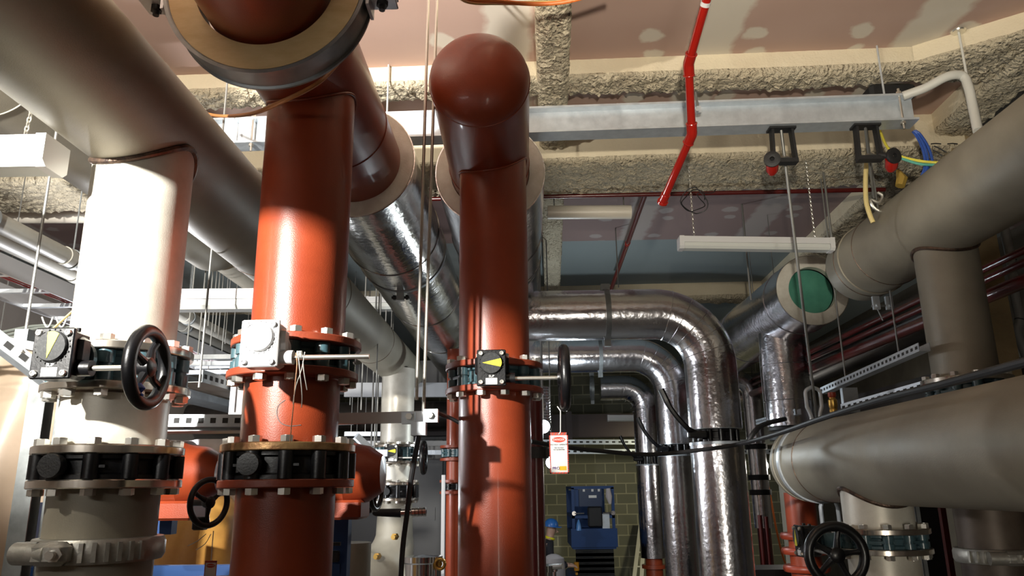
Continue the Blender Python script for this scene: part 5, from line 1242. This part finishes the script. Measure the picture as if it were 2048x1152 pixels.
for s_ in (1, -1):
    b = B(); b.sweep([(-.10, s_*.12, .045), (-.02, s_*.12, .055), (.08, s_*.12, .045), (.17, s_*.12, .035)], [.04, .052, .048, .03], 12); part('boot', b, rubber, pr, local=True)
    b = B(); b.lathe([(.001, 0), (.012, .004), (.001, .01)], (.208, s_*.035, 1.51), (1, 0, 0), 8); part('eye', b, white, pr, local=True)
b = B(); b.sweep([(.205, 0, 1.50), (.235, 0, 1.475), (.205, 0, 1.465)], [.012, .016, .008], 8); part('nose', b, skinm, pr, local=True)
sc_f = (pq.z-.0)/1.62; pr.scale = (sc_f,)*3

hw = at(283, 777, Y=2.10)
b = B(); b.sweep([hw+Vector((-.008, 0, .012)), hw+Vector((.004, -.004, 0)), hw+Vector((-.006, -.002, -.014)), hw+Vector((.010, -.006, -.020))], [.006, .009, .008, .003], 6); single('blue_tape', b, bluec, 'scrap of blue tape tied to a spoke of the pale left pipe handwheel', 'tape')

# ================================================================== RIGHT SIDE SERVICES
tray(at(1480, 882, X=2.45)*0+Vector((at(1650, 788, Y=5.4).x, 5.4, at(1650, 788, Y=5.4).z)), at(1850, 702, Y=4.0)+Vector((.0, -.0, 0)), .06, .045, 'upper of two perforated trays slanting up behind the large right pipe', holes=True, pitch=.05, hang=False)
tray(at(1690, 824, Y=5.0), at(1868, 776, Y=4.35), .06, .05, 'lower of two perforated trays slanting up behind the large right pipe', holes=True, pitch=.05, hang=False)
tray(at(1478, 850, Y=8.0)+Vector((.2, 0, 0)), at(1550, 830, Y=6.6)+Vector((.2, 0, 0)), .05, .05, 'short perforated tray seen left of the silver branch below the green pipe end', holes=True, pitch=.06)
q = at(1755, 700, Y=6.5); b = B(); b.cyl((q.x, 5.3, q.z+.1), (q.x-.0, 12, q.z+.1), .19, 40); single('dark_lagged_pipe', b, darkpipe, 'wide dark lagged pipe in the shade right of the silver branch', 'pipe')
q = at(1745, 660, Y=6.0); 
for k, (px, py, lb) in enumerate(((1745, 645, 'highest'), (1745, 662, 'middle'), (1740, 690, 'lowest'))):
    q = at(px, py, Y=5.9); b = B(); b.cyl((q.x, 3.5, q.z), (q.x, 11.5, q.z), .022 if k < 2 else .04, 16); single('dark_red_pipe', b, redmar, '%s of three dark red pipes slanting in shade under the upper right header' % lb, 'pipe')
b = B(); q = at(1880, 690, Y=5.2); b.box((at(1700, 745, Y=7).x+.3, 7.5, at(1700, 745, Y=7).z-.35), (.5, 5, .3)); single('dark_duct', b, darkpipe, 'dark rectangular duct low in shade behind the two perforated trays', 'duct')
rod_up(1692, 762, 5.3, 'thin rod hanging through the upper perforated tray, left one', .006)
rod_up(1800, 722, 4.9, 'thin rod hanging through the upper perforated tray, right one', .006)
# bracket below header end
c = at(1760, 590, Y=4.9)
t = thing('pipe_bracket', 'small galvanised bracket plates under the closed end of the upper right header', 'bracket', c)
for px in (1752, 1778):
    q = at(px, 606, Y=4.95); b = B(); b.box(q, (.045, .02, .09)); b.cyl(q+Vector((0, -.01, -.02)), q+Vector((0, -.03, -.02)), .012, 8); part('bracket_plate', b, galv, t)
b = B(); q0_, q1_ = at(1752, 606, Y=4.96), at(1778, 606, Y=4.96); b.cyl(q0_+Vector((-.03, 0, -.02)), q1_+Vector((.03, 0, -.02)), .008, 8); b.cyl(q0_+Vector((0,0,-.03)), q0_+Vector((.03,0,-.12)), .004, 6); part('bracket_bolt', b, galv_rod, t)
# column and grey conduit behind the right riser
q = at(1990, 620, Y=4.9); b = B(); b.box((q.x, 5.0, CEIL/2), (.20, .2, CEIL)); single('sprayed_column', b, M('tan_sprayed_column', (.38, .29, .16), .95, 0, (.28, .21, .12), 6, .5, 60), 'tan rough coated column standing behind the upper right branch pipe', 'column')
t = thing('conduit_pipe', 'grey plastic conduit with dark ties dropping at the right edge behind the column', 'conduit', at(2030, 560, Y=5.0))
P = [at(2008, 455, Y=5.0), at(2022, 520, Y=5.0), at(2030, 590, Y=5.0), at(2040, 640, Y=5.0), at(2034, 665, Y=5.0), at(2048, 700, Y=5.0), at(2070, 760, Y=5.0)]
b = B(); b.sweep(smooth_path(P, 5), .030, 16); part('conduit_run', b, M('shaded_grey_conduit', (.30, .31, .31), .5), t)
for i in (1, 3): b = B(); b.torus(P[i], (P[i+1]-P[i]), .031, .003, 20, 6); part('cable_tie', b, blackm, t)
# brass valve on the large pipe
c = at(1668, 826, Y=4.55)
t = thing('brass_relief_valve', 'small brass valve with a red cap standing behind the large right pipe', 'valve', c)
b = B(); b.lathe([(.012, -.12), (.012, .0), (.024, .005), (.024, .02), (.02, .025), (.026, .04), (.026, .075), (.018, .085), (.018, .10)], c, (0, 0, 1), 16); part('valve_body', b, brass, t)
b = B(); b.lathe([(.019, .09), (.024, .10), (.024, .12), (.001, .125)], c, (0, 0, 1), 12); part('red_cap', b, redvalve, t)
b = B(); c = at(1700, 800, Y=5.1); b.box(c, (.10, .04, .16)); single('grey_junction_box', b, galv, 'small grey box between the two perforated trays', 'box')
# white conduit above the beam
P = [at(1806, 192, Y=3.9), at(1850, 176, Y=3.85), at(1895, 153, Y=3.8), at(1925, 152, Y=3.8), at(1937, 175, Y=3.78), at(1945, 210, Y=3.76), at(1956, 262, Y=3.7)]
tube_thing('white_conduit', P, .025, conduit, 'bent pale conduit arching over the right end of the galvanised beam', 'conduit', 18, smooth=6)
t = thing('ceiling_anchor_rod', 'rod with a round ceiling plate beside the pale conduit, upper right', 'rod', at(1917, 65, Z=CEIL))
c0 = at(1917, 62, Z=CEIL-.01); b = B(); b.lathe([(.001, -.012), (.035, -.008), (.04, .0)], c0, (0, 0, 1), 24); part('round_plate', b, boltm, t)
b = B(); b.cyl(c0, (c0.x-.0, c0.y, EYE+2.02), .007, 8); part('rod_shaft', b, conduit, t)
b = B(); c = at(1810, 190, Y=4.15); b.box(c+Vector((-.05, .1, .05)), (.28, .16, .10), None, .02); single('black_junction_box', b, blackm, 'black box on top of the right end of the galvanised beam', 'box')
# blue cable bundle etc
bp = [at(1828, 262, Y=4.1), at(1838, 272, Y=4.1), at(1852, 298, Y=4.05), at(1858, 330, Y=4.0), at(1848, 362, Y=4.0)]
for k in range(5):
    off = Vector((.013*math.cos(k*1.3), .013*math.sin(k*1.3), 0)); tube_thing('blue_cable', [p+off*(0.5+i*.35) for i, p in enumerate(bp)], .008, bluec, 'one strand of the blue cable bundle hanging at the right end of the galvanised beam', 'cable', 6, 'blue cables at the beam end', 5)
tube_thing('yellow_cable', [at(1760, 262, Y=4.2), at(1775, 295, Y=4.1), at(1800, 312, Y=4.05), at(1840, 322, Y=4.0), at(1885, 326, Y=3.9)], .008, M('bright_yellow_cable', (.75, .66, .08), .5), 'yellow cable running right from the red knob clamp at the beam end', 'cable', 7, smooth=5)
tube_thing('green_cable', [at(1800, 316, Y=4.05), at(1840, 328, Y=4.0), at(1885, 330, Y=3.9)], .008, grnc, 'green cable just under the yellow one at the right end of the beam', 'cable', 7, smooth=5)
for k, (a_, b_) in enumerate((((1862, 288), (1882, 288)), ((1868, 292), (1893, 305)), ((1865, 300), (1885, 312)), ((1895, 288), (1915, 288)))):
    tube_thing('black_cable', [at(a_[0], a_[1], Y=4.3), at((a_[0]+b_[0])/2, (a_[1]+b_[1])/2-1, Y=4.3), at(b_[0], b_[1], Y=4.3)], .004, rubber, 'stiff black wire end sticking out beside the blue cable bundle', 'wire', 5, 'black wire ends by the blue cables')
tube_thing('yellow_hose', [at(1733, 325, Y=4.35), at(1731, 360, Y=4.35), at(1732, 400, Y=4.35), at(1738, 425, Y=4.35), at(1746, 445, Y=4.35)], .014, yelc, 'pale yellow hose dropping behind the short rod at the right', 'cable', 10, smooth=5)
b = B(); c = at(1800, 372, Y=4.5); b.sweep([c, c+Vector((.02, 0, .05)), c+Vector((.0, 0, .11))], [.03, .035, .01], 8); single('brass_fitting', b, M('ochre_brass', (.5, .33, .07), .45, .3), 'ochre fitting peeping over the upper right header, below the blue cables', 'fitting')
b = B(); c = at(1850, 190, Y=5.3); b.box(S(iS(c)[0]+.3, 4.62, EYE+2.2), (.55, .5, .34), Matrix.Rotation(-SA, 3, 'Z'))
single('dark_cavity_box', b, blackm, 'black box filling the cavity above the beam end between the rough sprayed beams', 'box')  # matt black box set between the sprayed beams
# small clip beside sprinkler pipe on the beam
t = thing('beam_clip', 'small galvanised clip with a thin rod on the beam, right of the red sprinkler pipe', 'clip', at(1397, 220, Z=zb+.12))
c = at(1397, 218, Z=zb+.14); c.y = at(1397, 218, Y=3.80).y; c = at(1397, 220, Y=3.82); b = B(); b.box(c, (.025, .02, .04)); b.hexb(c+Vector((-.012, -.01, -.01)), (0, -1, 0), .012, .02); part('clip_body', b, galv, t)
b = B(); b.cyl(c, c+Vector((-.008, 0, .11)), .006, 8); part('clip_rod', b, galv_rod, t)
# orange-red valve low right
q = at(1608, 1080, Y=6.4)
t = thing('red_riser_pipe', 'orange red pipe with stacked flanges behind the full-face handwheel, bottom right', 'pipe', (q.x, 6.4, 0))
b = B(); b.cyl((q.x, 6.4, 0), (q.x, 6.4, at(1608, 985, Y=6.4).z), .12, 36); part('pipe_barrel', b, red, t)
for py in (1075, 1106, 1142):
    z = at(1608, py, Y=6.2).z; b = B(); b.lathe([(.1, -.025), (.17, -.025), (.18, -.01), (.18, .01), (.17, .025), (.1, .025)], (q.x, 6.4, z), (0, 0, 1), 40, True); part('flange', b, redvalve, t)
for k, px in enumerate((1524, 1536)):
    q = at(px, 1080, Y=8.0); b = B(); b.cyl((q.x, 8.0, 0), (q.x, 8.0, at(px, 1030+3*k, Y=8).z), .022, 12); single('dark_red_pipe', b, redmar, ['left', 'right'][k]+' one of two thin red pipes standing just right of the slim silver riser', 'pipe')
for k, (px, w_) in enumerate(((1826, .05), (1842, .02), (1893, .03))):
    q = at(px, 1080, Y=4.5); b = B(); b.box((q.x, 4.5, at(px, 1000, Y=4.5).z/2), (w_, .03, at(px, 1000, Y=4.5).z)); single('strut_post', b, [galv, galv_dull, redmar][k], ['bright narrow channel post right of the lower right teal valve', 'thin dark post right of the lower right teal valve', 'thin maroon post left of the shiny grooved coupling'][k], 'post')
b = B(); q = at(1868, 1070, Y=5.0); b.box((q.x, 5.2, .9), (.28, .2, 1.8)); single('dark_cabinet', b, M('near_black_panel', (.012, .012, .018), .5), 'near black upright panel between the teal valve and the grooved coupling, bottom right', 'panel')
c = at(1560, 1134, Y=7.0); b = B(); b.box((c.x, 7.0, c.z/2), (.55, .4, c.z)); single('equipment_box', b, blackm, 'dark equipment box at the bottom edge between the slim silver riser and red pipe', 'box')

for o in list(bpy.data.objects):
    if o.name.startswith('plastic_pipe') and o.parent is None:
        xs = [o.location.x-.28, o.location.x+.28]
        for x in xs:
            h = B(); h.cyl((x, o.location.y, o.location.z+.10), (x, o.location.y, CEIL+.005), .005, 6); part('hanger_rod', h, galv_rod, o)
